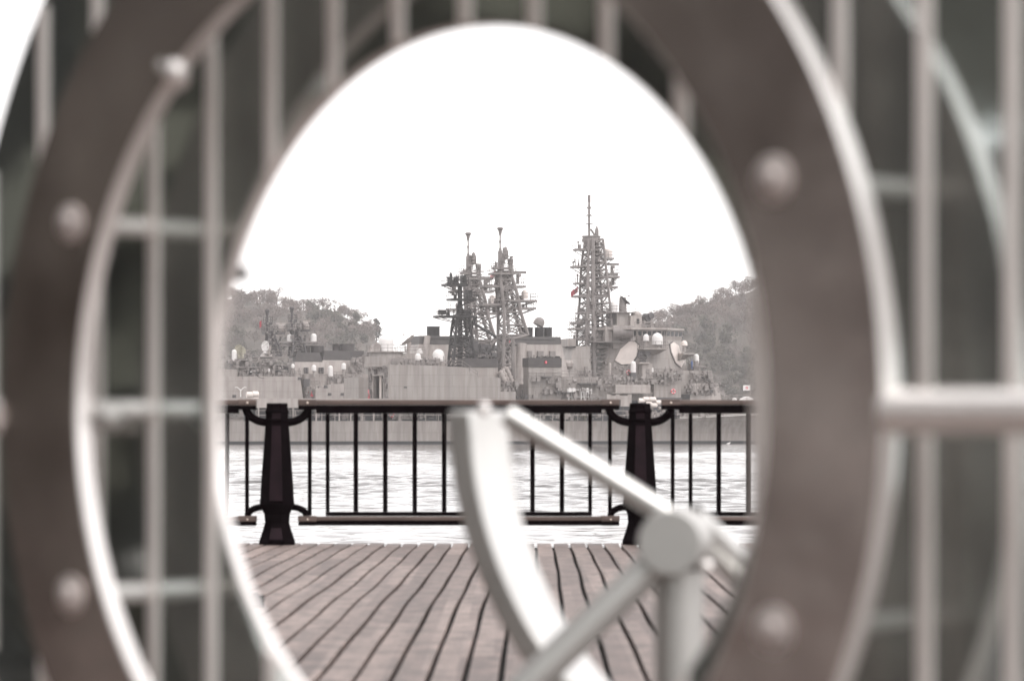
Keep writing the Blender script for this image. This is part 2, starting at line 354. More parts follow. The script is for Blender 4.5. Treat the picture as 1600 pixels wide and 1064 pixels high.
# ------------------------------------------------------------------ foreground: disc sculpture
TH, SD, SX0 = R(42.84), 4.0, .02653
UC, VC = -.1095, .0272
def sculpture():
    zc = EYE + VC
    root = empty("disc_sculpture", (SX0 + UC * math.cos(TH), SD - UC * math.sin(TH), 0), -TH)
    tag(root, "polished steel disc sculpture with a bolted ring round its opening, standing nearest", "sculpture")
    RH, RP, T = .4480, .955, .019
    def annulus(Ri, Ro, y0, y1, name, m, me, n=160, ci=.0025):
        face, rim = MB(), MB(); c = [(math.cos(2*math.pi*i/n), math.sin(2*math.pi*i/n)) for i in range(n)]
        e = .0025
        for y, s in ((y0, 0), (y1, 1)):
            ei = ci if s == 0 else e
            v = [(x*(Ri+ei), y, zc + z*(Ri+e)) for x, z in c] + [(x*(Ro-e), y, zc + z*(Ro-e)) for x, z in c]
            f = [(i, (i+1) % n, n + (i+1) % n, n + i) for i in range(n)]
            face.add(v, [q[::-1] if s == 0 else q for q in f] if True else f)
        for Rr, s, rs in ((Ri, 1, e), (Ro, -1, -e)):
            v = []
            for y, rr in ((y0, Rr + (ci if s > 0 else rs)), (y0 + (ci * .7 if s > 0 else e), Rr), (y1 - e, Rr), (y1, Rr + rs)): v += [(x*rr, y, zc + z*rr) for x, z in c]
            for k in range(3):
                f = [(k*n + i, k*n + (i+1) % n, (k+1)*n + (i+1) % n, (k+1)*n + i) for i in range(n)]
                rim.f += [tuple(j + len(rim.v) for j in (q if s > 0 else q[::-1])) for q in f]
            rim.v += v
        o = face.obj(name, m, root); q = rim.obj(name + "_rim", me, o, smooth=True); return o
    annulus(RH, RP, 0, T, "disc", M['mirror'], M['edge'], ci=.004)
    ring = annulus(.5548, .7075, -.130, -.104, "ring", M['steel'], M['edge'])
    hw, s = .0088, .11085
    for i in range(-9, 9):
        x = i * s - UC
        if abs(x) + hw > RP - .01: continue
        def cut(q):                                  # a strip follows the opening's edge where it meets it
            return math.sqrt(max(RH**2 - q**2, 0)) + .004
        zo = math.sqrt(RP**2 - (abs(x) + hw)**2) - .004
        if abs(x) + .015 > RH: polys = [[(x - hw, -zo), (x + hw, -zo), (x + hw, zo), (x - hw, zo)]]
        else: polys = [[(x - hw, sg * cut(x - hw)), (x, sg * cut(x)), (x + hw, sg * cut(x + hw)), (x + hw, sg * zo), (x - hw, sg * zo)] for sg in (1, -1)]
        for pl in polys:
            b = MB(); b.prism([(px_, zc + pz_) for px_, pz_ in pl], -.004, .001); b.obj("inlaid_strip", M['strip'], root, bevel=.0008)
    for k in range(8):
        a = R(22.5 + 45 * k); cx, cz = .612 * math.cos(a), zc + .612 * math.sin(a)
        b = MB(); b.tube((cx, .0, cz), (cx, -.104, cz), .0125, 20)
        if k not in (1, 2): b.obj("spacer_rod", M['edge'], root, smooth=True)
        b = MB(); b.lathe([(.025, 0), (.025, .004), (.022, .006)], (cx, -.130, cz), 24, (0, -1, 0)); b.lathe(dome(.013, .005, .004), (cx, -.136, cz), 20, (0, -1, 0))
        b.obj("bolt", M['boltgrey'], ring, smooth=True)
        if k in (3, 7):
            b = MB(); b.lathe(dome(.010, .007, .006), (.447 * math.cos(a), T, zc + .447 * math.sin(a)), 16, (0, 1, 0)); b.obj("rear_nut", M['funnel'], root, smooth=True)
    for sg in (1, -1):
        b = MB(); b.tube((sg * .706, -.117, zc - .008), (sg * 1.45, -.117, zc - .008), .0235, 28); b.obj("axis_tube", M['edge'], root, smooth=True)
        b = MB(); b.tube((sg * 1.40, -.117, zc - .03), (sg * 1.40, -.117, 0), .025, 20); b.obj("support_leg", M['satin'], root, smooth=True)
        if sg < 0:
            b = MB(); b.tube((-.56, .0, zc), (-.56, -.105, zc), .0115, 20); b.obj("spacer_rod", M['edge'], root, smooth=True)
            b = MB(); b.lathe(ball(.021, 12), (-.547, -.085, zc - .008), 20); b.obj("knob", M['satin2'], root, smooth=True)
    b = MB(); b.lathe(ball(.017, 10), (-.372, -.125, zc + .412), 20); b.tube((-.372, -.118, zc + .40), (-.40, -.118, zc + .425), .014, 16); b.obj("knob", M['edge'], root, smooth=True)
    b = MB(); b.box(-.35, .35, -.16, .10, 0, .03); b.box(-.2, .2, -.05, .06, .03, .062); b.obj("foot_plate", M['steel'], root, bevel=.004)
sculpture()

# second steel piece, seen through the opening
def sundial():
    Y = 5.7; k = Y / 7; phi = R(20)
    def W(px, py, y=Y): return px2w(px, py, y)
    root = empty("sundial", (W(1062, 900).x, Y, 0))
    tag(root, "pale satin steel sundial with a curved hoop, slanting rods and a round hub", "sundial")
    O = Vector((root.location.x, Y, 0))
    c = W(1350, 640) - O; Rr = .904 * k; th = .055 * k; wd = .23 * k
    e = Vector((math.cos(phi), -math.sin(phi), 0)); ax = Vector((math.sin(phi), math.cos(phi), 0))
    b = MB(); vs = []; fs = []; n = 64
    for i_ in range(n + 1):
        a = R(180 + 180 * i_ / n); d = e * math.cos(a) + Vector((0, 0, math.sin(a)))
        for rr, t in ((Rr, 0), (Rr - th, 0), (Rr - th, wd), (Rr, wd)): vs.append(c + d * rr + ax * t)
    for i_ in range(n):
        q = 4 * i_; fs += [(q + i, q + (i+1) % 4, q + 4 + (i+1) % 4, q + 4 + i) for i in range(4)]
    fs += [(0,3,2,1), (4*n, 4*n+1, 4*n+2, 4*n+3)]
    b.add(vs, fs); b.obj("hoop", M['satin'], root, smooth=True, bevel=.006)
    hub = W(1052, 846) - O
    fa = Vector((.18, 1, 0)).normalized()
    b = MB(); b.lathe([(.062*k, -.06*k), (.066*k, -.055*k), (.066*k, .12*k), (.06*k, .125*k)], hub, 32, fa); b.obj("hub", M['satin2'], root, smooth=True)
    p0 = W(792, 648, Y + .12 * k) - O; p1 = W(1046, 806, Y + .10 * k) - O
    b = MB(); b.tube(p0, p1, .0225 * k, 24); b.obj("gnomon_rod", M['satin'], root, smooth=True)
    b = MB(); b.lathe(ball(.014 * k, 8), p0 + Vector((-.047, -.02, .012)) * k, 16); b.obj("end_bolt", M['edge'], root, smooth=True)
    b = MB(); b.tube(W(1080, 806, Y + .14 * k) - O, W(1240, 962, Y + .34 * k) - O, .030 * k, 24); b.obj("gnomon_rod", M['satin'], root, smooth=True)
    b = MB(); b.tube(W(1098, 850, Y + .2 * k) - O, W(1200, 962, Y + .42 * k) - O, .016 * k, 20); b.obj("brace_rod", M['satin'], root, smooth=True)
    b = MB(); b.tube(W(1022, 880, Y + .0 * k) - O, W(812, 1082, Y - .02 * k) - O, .034 * k, 24); b.obj("strut", M['satin2'], root, smooth=True)
    b = MB(); b.tube(W(1061, 890, Y + .03 * k) - O, Vector((W(1061, 890).x - O.x, .03, 0)), .050 * k, 28); b.obj("post", M['satin2'], root, smooth=True)
    b = MB(); b.lathe(ball(.0135 * k, 8), W(1104, 884, Y - .03 * k) - O, 16); b.tube(W(1104, 884, Y - .03 * k) - O, W(1080, 884, Y + .05 * k) - O, .008 * k, 10); b.obj("lock_knob", M['edge'], root, smooth=True)
    b = MB(); b.lathe([(.13, 0), (.13, .012), (.12, .016)], (W(1061, 890).x - O.x, .03, 0), 32); b.obj("base_flange", M['satin2'], root, smooth=True)
sundial()

# ------------------------------------------------------------------ promenade railing
def railing():
    Y = 28.1; S = FPX / Y
    def X(px): return (px - CX) / S
    def Z(py): return EYE + (HZ - py) / S
    root = empty("railing", (X(717), Y, 0))
    tag(root, "black iron promenade railing with brown handrails between tapered posts", "railing")
    ox = X(717)
    def post(px):
        pr = [(27.5,849),(27.5,846),(25,838),(21,826),(18.6,816),(19.5,803),(24,793),(26.5,787),(25.5,776),(24.8,760),(20.5,700),(18.0,664),(17.6,660),(18.4,657),(17.2,653),(17.2,646),(18.4,643),(17.0,640),(16,637),(16.2,633),(15.6,630)]
        prof = [(p / S / math.cos(R(22.5)), Z(y)) for p, y in pr]
        prof[0] = (prof[0][0], -.004)
        b = MB(); b.lathe(prof, (X(px) - ox, 0, 0), 8, (0, 0, 1), R(22.5)); o = b.obj("post", M['iron'], root)
        yf = lambda y: interp([(a[1], -a[0] / S) for a in reversed(pr)], y)
        def plate(y0, y1, w0, w1, d=.003):           # thin paler plate on the front facet, its catch of light painted in
            n = 6; f = MB()
            for k in range(n):
                ya, yb = y0 + (y1 - y0) * k / n, y0 + (y1 - y0) * (k + 1) / n; wa, wb = w0 + (w1 - w0) * k / n, w0 + (w1 - w0) * (k + 1) / n
                q = []
                for yy, ww in ((yb, wb), (ya, wa)): q += [(X(px) - ox - ww / S, yf(yy) - d, Z(yy)), (X(px) - ox + ww / S, yf(yy) - d, Z(yy))]
                v = q + [(x, y + .006, z) for x, y, z in q]
                f.add(v, [(0,1,3,2), (5,4,6,7), (0,4,5,1), (2,3,7,6), (0,2,6,4), (1,5,7,3)])
            me = f.obj("facet_sheen", M['ironsheen'], o)
        plate(665, 782, 7.0, 10.2); plate(645, 654, 6.6, 6.6); plate(824, 842, 7.8, 10.5)
        for sg in (1, -1):
            a = MB(); xe = 52.5 * sg
            pts = []
            for k in range(9):
                t = k / 8 * math.pi / 2; pts.append((X(px) - ox + sg * (14 + 35 * math.sin(t)) / S, 0, Z(660 - 25 * (1 - math.cos(t)))))
            a.path(pts, .034, 10); a.obj("curved_arm", M['iron'], o, smooth=True)
            a = MB(); pts = []
            for k in range(9):
                t = k / 8 * math.pi / 2; pts.append((X(px) - ox + sg * (22 + 24 * math.sin(t)) / S, 0, Z(792 + 14 * (1 - math.cos(t)))))
            a.path(pts, .028, 10); a.obj("curved_arm", M['iron'], o, smooth=True)
    def panel(x0, x1):
        pn = empty("panel", (0, 0, 0)); pn.parent = root
        def bx(name, xa, xb, ya, yb, d, m, bev=.004, dy=0):
            b = MB(); b.box(X(xa) - ox, X(xb) - ox, -d / 2 + dy, d / 2 + dy, Z(yb), Z(ya)); return b.obj(name, M[m], pn, bevel=bev)
        bx("handrail", x0 + 27, x1 - 27, 624.8, 632.6, .085, 'wood', .008)
        bx("lower_rail", x0 + 26, x1 - 26, 806.6, 813, .07, 'wood', .006)
        bx("frame_bar", x0 + 28, x1 - 28, 633, 645.6, .06, 'iron'); bx("frame_bar", x0 + 28, x1 - 28, 813.2, 820.5, .06, 'iron')
        bx("frame_bar", x0 + 43, x1 - 43, 799.4, 806, .045, 'iron')
        for xa, xb in ((x0, x0 + 29), (x1 - 29, x1)):
            bx("end_cap", xa, xb, 624.0, 633.4, .10, 'wood', .006); bx("end_cap", xa + .5, xb - .5, 633.6, 640, .09, 'iron'); bx("end_cap", xa, xb, 805.5, 814.5, .09, 'wood', .006); bx("end_cap", xa + .5, xb - .5, 814.7, 820.8, .085, 'iron')
            xm = xa + 15
            for zz in (629.5, 811.5):
                b = MB(); b.lathe(dome(.0095, .007), (X(xm) - ox, -.0505 if zz < 700 else -.0455, Z(zz)), 12, (0, -1, 0)); b.obj("bolt", M['bolt'], pn, smooth=True)
            bx("baluster", xm - 2 + (2 if xa == x0 else -2), xm + 5 + (2 if xa == x0 else -2) - 1, 640.2, 805, .035, 'iron', .003)
        n = 9; g0, g1 = x0 + 44, x1 - 44
        for k in range(n + 1):
            xx = g0 + (g1 - g0) * k / n
            w_ = 3.6 if 0 < k < n else 3.0
            bx("baluster", xx - w_ + (2 if k == 0 else -2 if k == n else 0), xx + w_ + (2 if k == 0 else -2 if k == n else 0), 645.8, 799.2, .028, 'iron', .002)
    pitch = 567.
    for k in (-1, 0, 1, 2): post(433 + pitch * k)
    for k in (-1, 0, 1): panel(466 + pitch * k, 968 + pitch * k)
railing()

def footing():
    Y = EYE * FPX / (948 - HZ); o = px2w(402, 948, Y)
    root = empty("metal_footing", (o.x, Y, 0)); tag(root, "low dark metal footing stepping up from the planks at the left", "footing")
    b = MB(); b.box(-.30, .035, -.03, .05, -.02, .062); b.obj("lower_block", M['iron'], root, bevel=.006)
    b = MB(); b.box(-.30, -.012, .20, .26, -.02, .065); b.obj("rear_block", M['iron'], root, bevel=.006)
footing()

def gull():
    o = px2w(1138, 693, 556); r = empty("gull", (o.x, o.y, SEA)); tag(r, "small white gull sitting on the water by the right hull", "gull")
    b = MB(); b.lathe([(0,-.34),(.05,-.3),(.12,-.12),(.14,.05),(.10,.2),(.03,.28),(0,.3)], (0,0,.12), 12, (1,0,.25)); b.lathe(ball(.075), (.27,0,.32), 10); b.tube((.2,0,.18), (.27,0,.32), .06, 8); b.obj("body", M['white'], r, smooth=True)
    b = MB(); b.tube((.33,0,.31), (.44,0,.29), .02, 6, .004); b.obj("beak", M['tan'], r)
gull()

def shore_trees():                                  # the planting beside the promenade that the polished steel mirrors
    rng = random.Random(8); b = MB(); t = MB()
    for k in range(11):
        x, y = -8.6 + rng.uniform(-1.2, .6), -13 + 3.1 * k + rng.uniform(-.6, .6); h = rng.uniform(11, 14)
        for j in range(8):
            leafy(b, (x - (j % 3) * 1.1, y + rng.uniform(-1,1), .8 + (h - .8) * j / 7), 2.1, 230, .5, rng)
    for k in range(6):
        leafy(b, (-7 + 3.3 * k, -17, 4 + 3 * (k % 2)), 3.2, 200, .5, rng); leafy(b, (-7 + 3.3 * k, -17.5, 9), 3., 170, .5, rng)
    b.obj("shore_trees", M['leaf']); tag(bpy.data.objects["shore_trees"], "dark evergreen planting beside the promenade, mirrored in the steel", "trees", kind="stuff")
shore_trees()

# ------------------------------------------------------------------ the ships, all lying parallel, bows to the right and a little away
AL = R(17); CA, SA = math.cos(AL), math.sin(AL)
class Ship:
    def __init__(s, name, label, Y0, px0):
        s.X0, s.Y0 = (px0 - CX) / FPX * Y0, Y0
        s.root = empty(name, (s.X0, Y0, SEA), AL); tag(s.root, label, "warship", "grey warships moored side by side")
        s.rng = random.Random(len(label))
    def A(s, px, b=0.):
        x = (px - CX) / FPX; return (x * (s.Y0 + b * CA) - s.X0 + b * SA) / (CA - x * SA)
    def P(s, px, py, b=0.):
        a = s.A(px, b); Y = s.Y0 + a * SA + b * CA; return Vector((a, b, EYE + (HZ - py) / FPX * Y - SEA))
    def Z(s, px, py, b=0.): return s.P(px, py, b).z
    def world(s, px, py, b=0.):
        p = s.P(px, py, b); return Vector((s.X0 + p.x * CA - b * SA, s.Y0 + p.x * SA + b * CA, p.z + SEA))
    def box(s, m, x0, y0, x1, y1, b0, b1):           # near face drawn at beam position b0
        p, q = s.P(x0, y0, b0), s.P(x1, y1, b0); m.box(p.x, q.x, b0, b1, q.z, p.z)
    def prism(s, m, pts, b0, b1): m.prism([(s.P(x, y, b0).x, s.P(x, y, b0).z) for x, y in pts], b0, b1)
    def taper(s, m, bot, top, yb, yt, bb, bt):        # four-sided tapering block: (x0,x1) at row yb with half beam bb about centre c
        (c, hb), (c2, ht) = bb, bt; v = []
        for (x0, x1), y, cc, h in ((bot, yb, c, hb), (top, yt, c2, ht)):
            a0, a1 = s.A(x0, cc - h), s.A(x1, cc - h); z = s.Z((x0 + x1) / 2, y, cc - h)
            v.append([(a0, cc - h, z), (a1, cc - h, z), (a1, cc + h, z), (a0, cc + h, z)])
        m.frustum(*v)
    def part(s, name, m, mt, parent=None, smooth=False): return m.obj(name, M[mt], parent or s.root, smooth)
    def rail(s, m, pts, h=1.05, step=1.6, r=.05, wires=(.5, 1.0)):
        pts = [Vector(p) for p in pts]
        for p, q in zip(pts, pts[1:]):
            n = max(1, round((q - p).length / step))
            for k in range(n + 1): c = p + (q - p) * k / n; m.tube(c, c + Vector((0, 0, h)), r, 4)
            for w_ in wires: m.tube(p + Vector((0, 0, h * w_)), q + Vector((0, 0, h * w_)), r * .8, 4)
    def railpx(s, name, pts, b, parent=None, mt='mastgrey', **k):
        m = MB(); s.rail(m, [s.P(x, y, b) for x, y in pts], **k); return s.part(name, m, mt, parent)
    def dome(s, px, y0, y1, wpx, b, name="radome", mt='white', pedestal=True, parent=None, drum=.45):
        p, q = s.P(px, y1, b), s.P(px, y0, b); r = wpx / 9.3 / 2; H = q.z - p.z
        m = MB(); m.lathe(dome(r, min(r * 1.05, H * (1 - drum)), max(H - r * 1.05, H * drum)), p, 16); o = s.part(name, m, mt, parent, True)
        if pedestal:
            m = MB(); m.lathe([(r * .55, -1.1), (r * .5, -.15), (r * .9, 0)], p, 10); s.part("pedestal", m, 'grey', o)
        return o
    def whip(s, px0, y0, px1, y1, b, r=.05):
        m = MB(); m.tube(s.P(px0, y0, b), s.P(px1, y1, b), r, 5, r * .5); s.part("whip_antenna", m, 'mastgrey')
    def clutter(s, name, x0, y0, x1, y1, b, n, seed, mt='gear', parent=None, depth=1.2, size=(.15, .7)):
        rng = random.Random(seed); m = MB()               # small pipes, lockers, reels and stanchions fixed on a deck or bulkhead
        for _ in range(n):
            p = s.P(rng.uniform(x0, x1), rng.uniform(y0, y1), b); k = rng.random(); u = rng.uniform(*size); d = -rng.uniform(.1, depth)
            if k < .35: m.box(p.x - u/2, p.x + u/2, b + d, b + .05, p.z - u*.6, p.z + u*.6)
            elif k < .6: m.tube(p + Vector((0, d, -u)), p + Vector((0, d, u * 1.4)), .06, 5)
            elif k < .8: m.tube(p + Vector((-u, d, 0)), p + Vector((u * 1.2, d, rng.uniform(-.3, .3))), .055, 5)
            else: m.lathe([(u*.45, -u*.4), (u*.45, u*.4)], p + Vector((0, d/2, 0)), 8, (rng.choice([(0,0,1), (0,1,0), (1,0,0)])))
        o = s.part(name, m, mt, parent); o['kind'] = 'stuff'; return o
    def lattice(s, name, lv, b=0., r=.16, mt='mastgrey', rd=.09, xface=True):
        """lv: rows (py, left px, right px, half depth); four legs, rings and diagonal braces"""
        m = MB(); C = []
        for y, xl, xr, h in lv:
            z = s.Z((xl + xr) / 2, y, b); a0, a1 = s.A(xl, b), s.A(xr, b)
            C.append([Vector((a0, b - h, z)), Vector((a1, b - h, z)), Vector((a1, b + h, z)), Vector((a0, b + h, z))])
        for k in range(len(C)):
            c = C[k]
            for i in range(4):
                m.tube(c[i], c[(i+1) % 4], rd, 5)
                if k + 1 < len(C):
                    d = C[k+1]; m.tube(c[i], d[i], r, 6)
                    j = (i + 1) % 4
                    if (k + i) % 2: m.tube(c[i], d[j], rd, 5)
                    else: m.tube(c[j], d[i], rd, 5)
                    if xface and i in (0, 2):
                        if (k + i) % 2: m.tube(c[j], d[i], rd * .8, 5)
                        else: m.tube(c[i], d[j], rd * .8, 5)
        return s.part(name, m, mt)
    def plat(s, parent, x0, x1, y, b0, b1, mt='mastgrey', rails=True, th=.36, strut=None, gear=True):
        p, q = s.P(x0, y, b0), s.P(x1, y, b0); z = p.z; m = MB(); m.box(p.x, q.x, b0, b1, z - th, z)
        if strut:
            for xs, ys in strut:
                e = s.P(xs, ys, 0.); xo = p.x if abs(p.x - e.x) > abs(q.x - e.x) else q.x
                for bb in (b0 * .8, b1 * .8): m.tube((xo + (.3 if xo == p.x else -.3), bb, z - th), (e.x, bb * .5, e.z), .08, 5)
        o = s.part("platform", m, mt, parent)
        m = MB(); w_ = q.x - p.x                      # small aerials, lamps and boxes standing on the platform
        for k in range((2 if abs(w_) < 4 else 4) if gear else 0):
            x = p.x + w_ * s.rng.uniform(.08, .92); bb = s.rng.uniform(b0, b1) * .8; u = s.rng.uniform(.12, .28); hh = s.rng.uniform(.4, 1.3)
            if k % 3 == 0: m.box(x - u, x + u, bb - u, bb + u, z, z + hh * .8)
            elif k % 3 == 1: m.tube((x, bb, z), (x, bb, z + hh * 1.5), .09, 5); m.lathe([(.22, 0), (.22, .25)], (x, bb, z + hh * 1.1), 8)
            else: m.lathe([(u, 0), (u, hh * .6), (u * .5, hh * .8)], (x, bb, z), 8)
        if gear: o2 = m.obj("platform_gear", M[mt]); o2.parent = parent; o2['kind'] = 'stuff'
        if rails:
            m = MB(); s.rail(m, [(p.x, b1, z), (p.x, b0, z), (q.x, b0, z), (q.x, b1, z)], 1.1, 1.3, .05); 
            r_ = m.obj("guard_rail", M[mt]); r_.parent = parent
        return o
    def radar(s, parent, px, y, b, wd=3.4, mt='mastgrey'):
        p = s.P(px, y, b); m = MB(); m.tube(p, p + Vector((0,0,1.3)), .3, 8); m.tube(p + Vector((.15,0,1.2)), p + Vector((.15,0,1.7)), .45, 8)
        m.box(p.x - wd/2, p.x + wd/2, b - .25, b + .25, p.z + 1.75, p.z + 2.2); o = m.obj("radar_antenna", M[mt]); o.parent = parent
    def pole(s, parent, px, y0, y1, b=0., r=.16, rings=(), top=None, mt='mastgrey'):
        m = MB(); p, q = s.P(px, y1, b), s.P(px, y0, b); m.tube(p, q, r, 8, r * .8)
        for y, wpx, hpx in rings:
            c = s.P(px, y, b); m.lathe([(wpx / 18.6, -hpx / 18.6), (wpx / 18.6, hpx / 18.6)], c, 8)
        if top: m.lathe([(.25, -.8), (.35, -.25), (top / 18.6, 0), (top / 18.6, .15), (.3, .35), (0, .36)], q, 12)
        o = m.obj("pole_mast", M[mt]); o.parent = parent; return o
    def dish(s, px, py, b, d, n, mt='tan', ped=None, parent=None):
        c = s.P(px, py, b); n = Vector(n).normalized(); m = MB(); r = d / 2
        m.lathe([(0, -.18*d), (r*.5, -.14*d), (r*.85, -.05*d), (r, .02), (r*.97, .05), (r*.8, -.02*d), (r*.45, -.1*d), (0, -.13*d)], c, 18, n)
        s_, t_ = frame(c, c + n)
        for k in range(3):
            a = 2.1 * k; m.tube(c + (s_*math.cos(a) + t_*math.sin(a)) * r * .9, c + n * d * .42, .05, 4)
        m.lathe(ball(.14, 6), c + n * d * .42, 8)
        if ped is not None: m.tube(s.P(px, ped, b), c - n * d * .16, .35, 8)
        return s.part("dish_antenna", m, mt, parent, True)
    def windows(s, name, xs, y0, y1, b, parent, mt='glass', d=.05):
        for x0, x1 in xs:
            m = MB(); p, q = s.P(x0, y0, b), s.P(x1, y1, b); m.box(p.x, q.x, b - d, b + .1, q.z, p.z); s.part(name, m, mt, parent)
    def hull(s, x_st, x_bow, sheer, hb, y_kn=None, mt='grey', deck_mt='dkgrey'):
        """sheer: list of (px, py) of the near deck edge; the far side mirrors the near one"""
        a0, a1 = s.A(x_st, -hb), s.A(x_bow, 0.); L = a1 - a0; n = 44; st = []
        for k in range(n + 1):
            t = k / n; a = a0 + L * t; f = min(1, (1 - t) / .42); w_ = hb * (1 - (1 - f) ** 2.2) ** .8 * (.9 + .1 * min(1, t / .15)) if f < 1 else hb * (.9 + .1 * min(1, t / .15))
            px = CX + FPX * (s.X0 + a * CA + w_ * SA) / (s.Y0 + a * SA - w_ * CA)
            z = s.Z(px, interp(sheer, px), -w_) if w_ > .01 else s.Z(px, interp(sheer, px), 0)
            wl = hb * .96 * ((1 - (1 - min(1, (1 - t) / .5)) ** 1.7)) if t > .5 else hb * .96
            wl = min(wl, w_ * .97) * (1 if t < .97 else .4)
            wk = wl + (w_ - wl) * (.15 if t > .55 else .3)
            st.append((a + 5.5 * t ** 6, a, w_, wk, wl, z))
        m = MB(); bt = MB(); vs = []; fs = []; bv = []; bf = []
        for (ad, a, w_, wk, wl, z) in st:
            zk = z * (.52 + .05 * max(0, (a - a0) / L - .4))
            row = [(a, -wl, .45), (a + (ad - a) * .4, -wk, zk), (ad, -w_, z), (ad, -w_ + .12, z - .02), (ad, w_ - .12, z - .02), (ad, w_, z), (a + (ad - a) * .4, wk, zk), (a, wl, .45)]
            vs += row; bv += [(a, -wl - .03, .47), (a, -wl * .97, -1.5), (a, wl * .97, -1.5), (a, wl + .03, .47)]
        N = 8
        for k in range(n):
            q = k * N; fs += [(q + i, q + N + i, q + N + i + 1, q + i + 1) for i in range(N - 1)]
            q = k * 4; bf += [(q + i, q + i + 1, q + 4 + i + 1, q + 4 + i) for i in range(3)]
        fs += [tuple(range(N)), tuple(range(n * N + N - 1, n * N - 1, -1))]
        m.add(vs, fs); o = m.obj("hull", M[mt], s.root, True)
        bt.add(bv, bf); bt.obj("boot_topping", M['boot'], o); return o
ZV = Vector((0, 0, 1))

# ---- nearest ship: dark lattice mast, long plain hangar wall
A_ = Ship("destroyer", "nearest grey warship with plain hangar wall and soot black lattice mast", 578, 690)
def ship_near():
    s = A_; nb = -6.6
    h = s.hull(300, 1330, [(300,657.5),(1000,657.5),(1050,654.5),(1195,646.5),(1330,636)], 6.7)
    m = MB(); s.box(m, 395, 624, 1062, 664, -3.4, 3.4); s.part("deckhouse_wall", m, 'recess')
    m = MB(); s.box(m, 330, 622, 607, 637.5, nb, 6.6); fd = s.part("flight_deck", m, 'grey2')
    m = MB()
    for k in range(11):
        x = 404 + k * 18; p = s.P(x, 657.5, nb); m.tube(p, (p.x, nb, s.Z(x, 637, nb)), .14, 5)
    s.part("deck_pillars", m, 'grey2', fd)
    m = MB()                                        # hangar: side walls, roof, aft wall round an open door
    out = [(607,570),(722,573.5),(746,590),(782,590),(782,611.5),(806,612),(806,640),(607,640)]
    aA = s.P(607, 570, nb).x; zt = s.P(607, 570, nb).z; zb = s.P(607, 640, nb).z
    body = [(s.P(x, y, nb).x, s.P(x, y, nb).z) for x, y in out]
    b2 = [(max(x, aA + 5), z) for x, z in body]
    m.prism(b2, nb, 6.6); hg = s.part("hangar", m, 'grey')
    m = MB(); m.box(aA, aA + 5.002, nb, nb + .4, zb, zt); m.box(aA, aA + 5.002, 6.2, 6.6, zb, zt); m.box(aA, aA + 5.002, nb + .4, 6.2, zt - .4, zt)
    d0, d1 = -3.6, 3.4; zd = s.Z(590, 587, 0)
    m.box(aA + .1, aA + .5, nb + .4, d0, zb, zt - .4); m.box(aA + .1, aA + .5, d1, 6.2, zb, zt - .4); m.box(aA + .1, aA + .5, d0, d1, zd, zt - .4)
    s.part("hangar_front", m, 'grey', hg)
    m = MB(); m.box(aA + 1.2, aA + 1.4, -2.0, .9, zb, zd); s.part("hangar_door", m, 'grey2', hg)
    m = MB(); m.box(aA + .9, aA + 1.1, 1.6, 2.7, zb, zd); s.part("hangar_door", m, 'cream', hg)
    m = MB()
    for bb in (d0, d1): m.box(aA - .06, aA + .1, bb - .15, bb + .15, zb, zd + .2)
    m.box(aA - .06, aA + .1, d0, d1, zd, zd + .3)
    s.part("door_frame", m, 'grey2', hg)
    rng = random.Random(3); m = MB()
    for k in range(46):
        bb = rng.choice([rng.uniform(-6.3, -4.0), rng.uniform(3.8, 6.3), rng.uniform(-6, 6)]); z = rng.uniform(zb + .4, zt - .3) if abs(bb) > 3.7 else rng.uniform(zd + .4, zt - .3); u = rng.uniform(.12, .4)
        m.box(aA - rng.uniform(.1, .5), aA + .1, bb - u/2, bb + u/2, z - u*.8, z + u*.8)
    for bb in (-5.4, -4.6, 4.6, 5.6): m.tube((aA - .2, bb, zb), (aA - .2, bb, zt - .5), .06, 5)
    s.part("bulkhead_fittings", m, 'mastgrey', hg)
    for bb, z0, z1 in ((5.2, .5, 3.4), (-5.6, .3, 1.3)):
        m = MB(); m.box(aA - .35, aA - .02, bb - .35, bb + .3, zb + z0, zb + z1); s.part("fire_gear", m, 'red', hg)
    m = MB(); p = s.P(633.5, 605, nb); m.box(p.x - .27, p.x + .27, nb - .06, nb + .05, p.z - .13, p.z + .13); s.part("vent", m, 'dkgrey', hg)
    s.railpx("guard_rail", [(608,570),(722,573.5),(746,590)], nb + .3, hg, step=1.4)
    s.clutter("roof_fittings", 612, 560, 700, 571, nb + 1.6, 60, 5, parent=hg)
    s.clutter("roof_fittings", 562, 556, 606, 570, 2., 60, 6, parent=hg)
    m = MB(); c = s.P(603, 569, 0); m.lathe([(3.6, -.5), (3.6, 1.2), (2.9, 1.25), (2.8, 1.9)], c, 24); m.lathe([(3.3, 1.9), (3.3, 2.1)], c, 24); s.part("radome_base", m, 'grey', None, True)
    s.dome(603, 523, 550, 24, 0, pedestal=False, drum=.6)
    m = MB(); ring = [c + Vector((3.3 * math.cos(a * .35), 3.3 * math.sin(a * .35), 2.1)) for a in range(19)]; s.rail(m, ring, 1.1, 1.2, .035); s.part("guard_rail", m, 'mastgrey')
    m = MB(); s.box(m, 618, 552, 664, 570, -1, 4); s.part("roof_house", m, 'grey'); s.railpx("guard_rail", [(618,552),(664,552)], -.9)
    s.dish(585, 546, 0, 2.6, (-.75, -.5, .45), 'grey2', 562); s.dish(637, 531, 1, 2.8, (-.6, .25, .8), 'grey2', 552)
    for px, y0, y1, w_, b in ((653,552,563,9,-4),(656,545,556,9,2),(658.5,560,566,5,-5),(685,545.5,564.5,18.5,-3),(667,561,567,4,-5)): s.dome(px, y0, y1, w_, b)
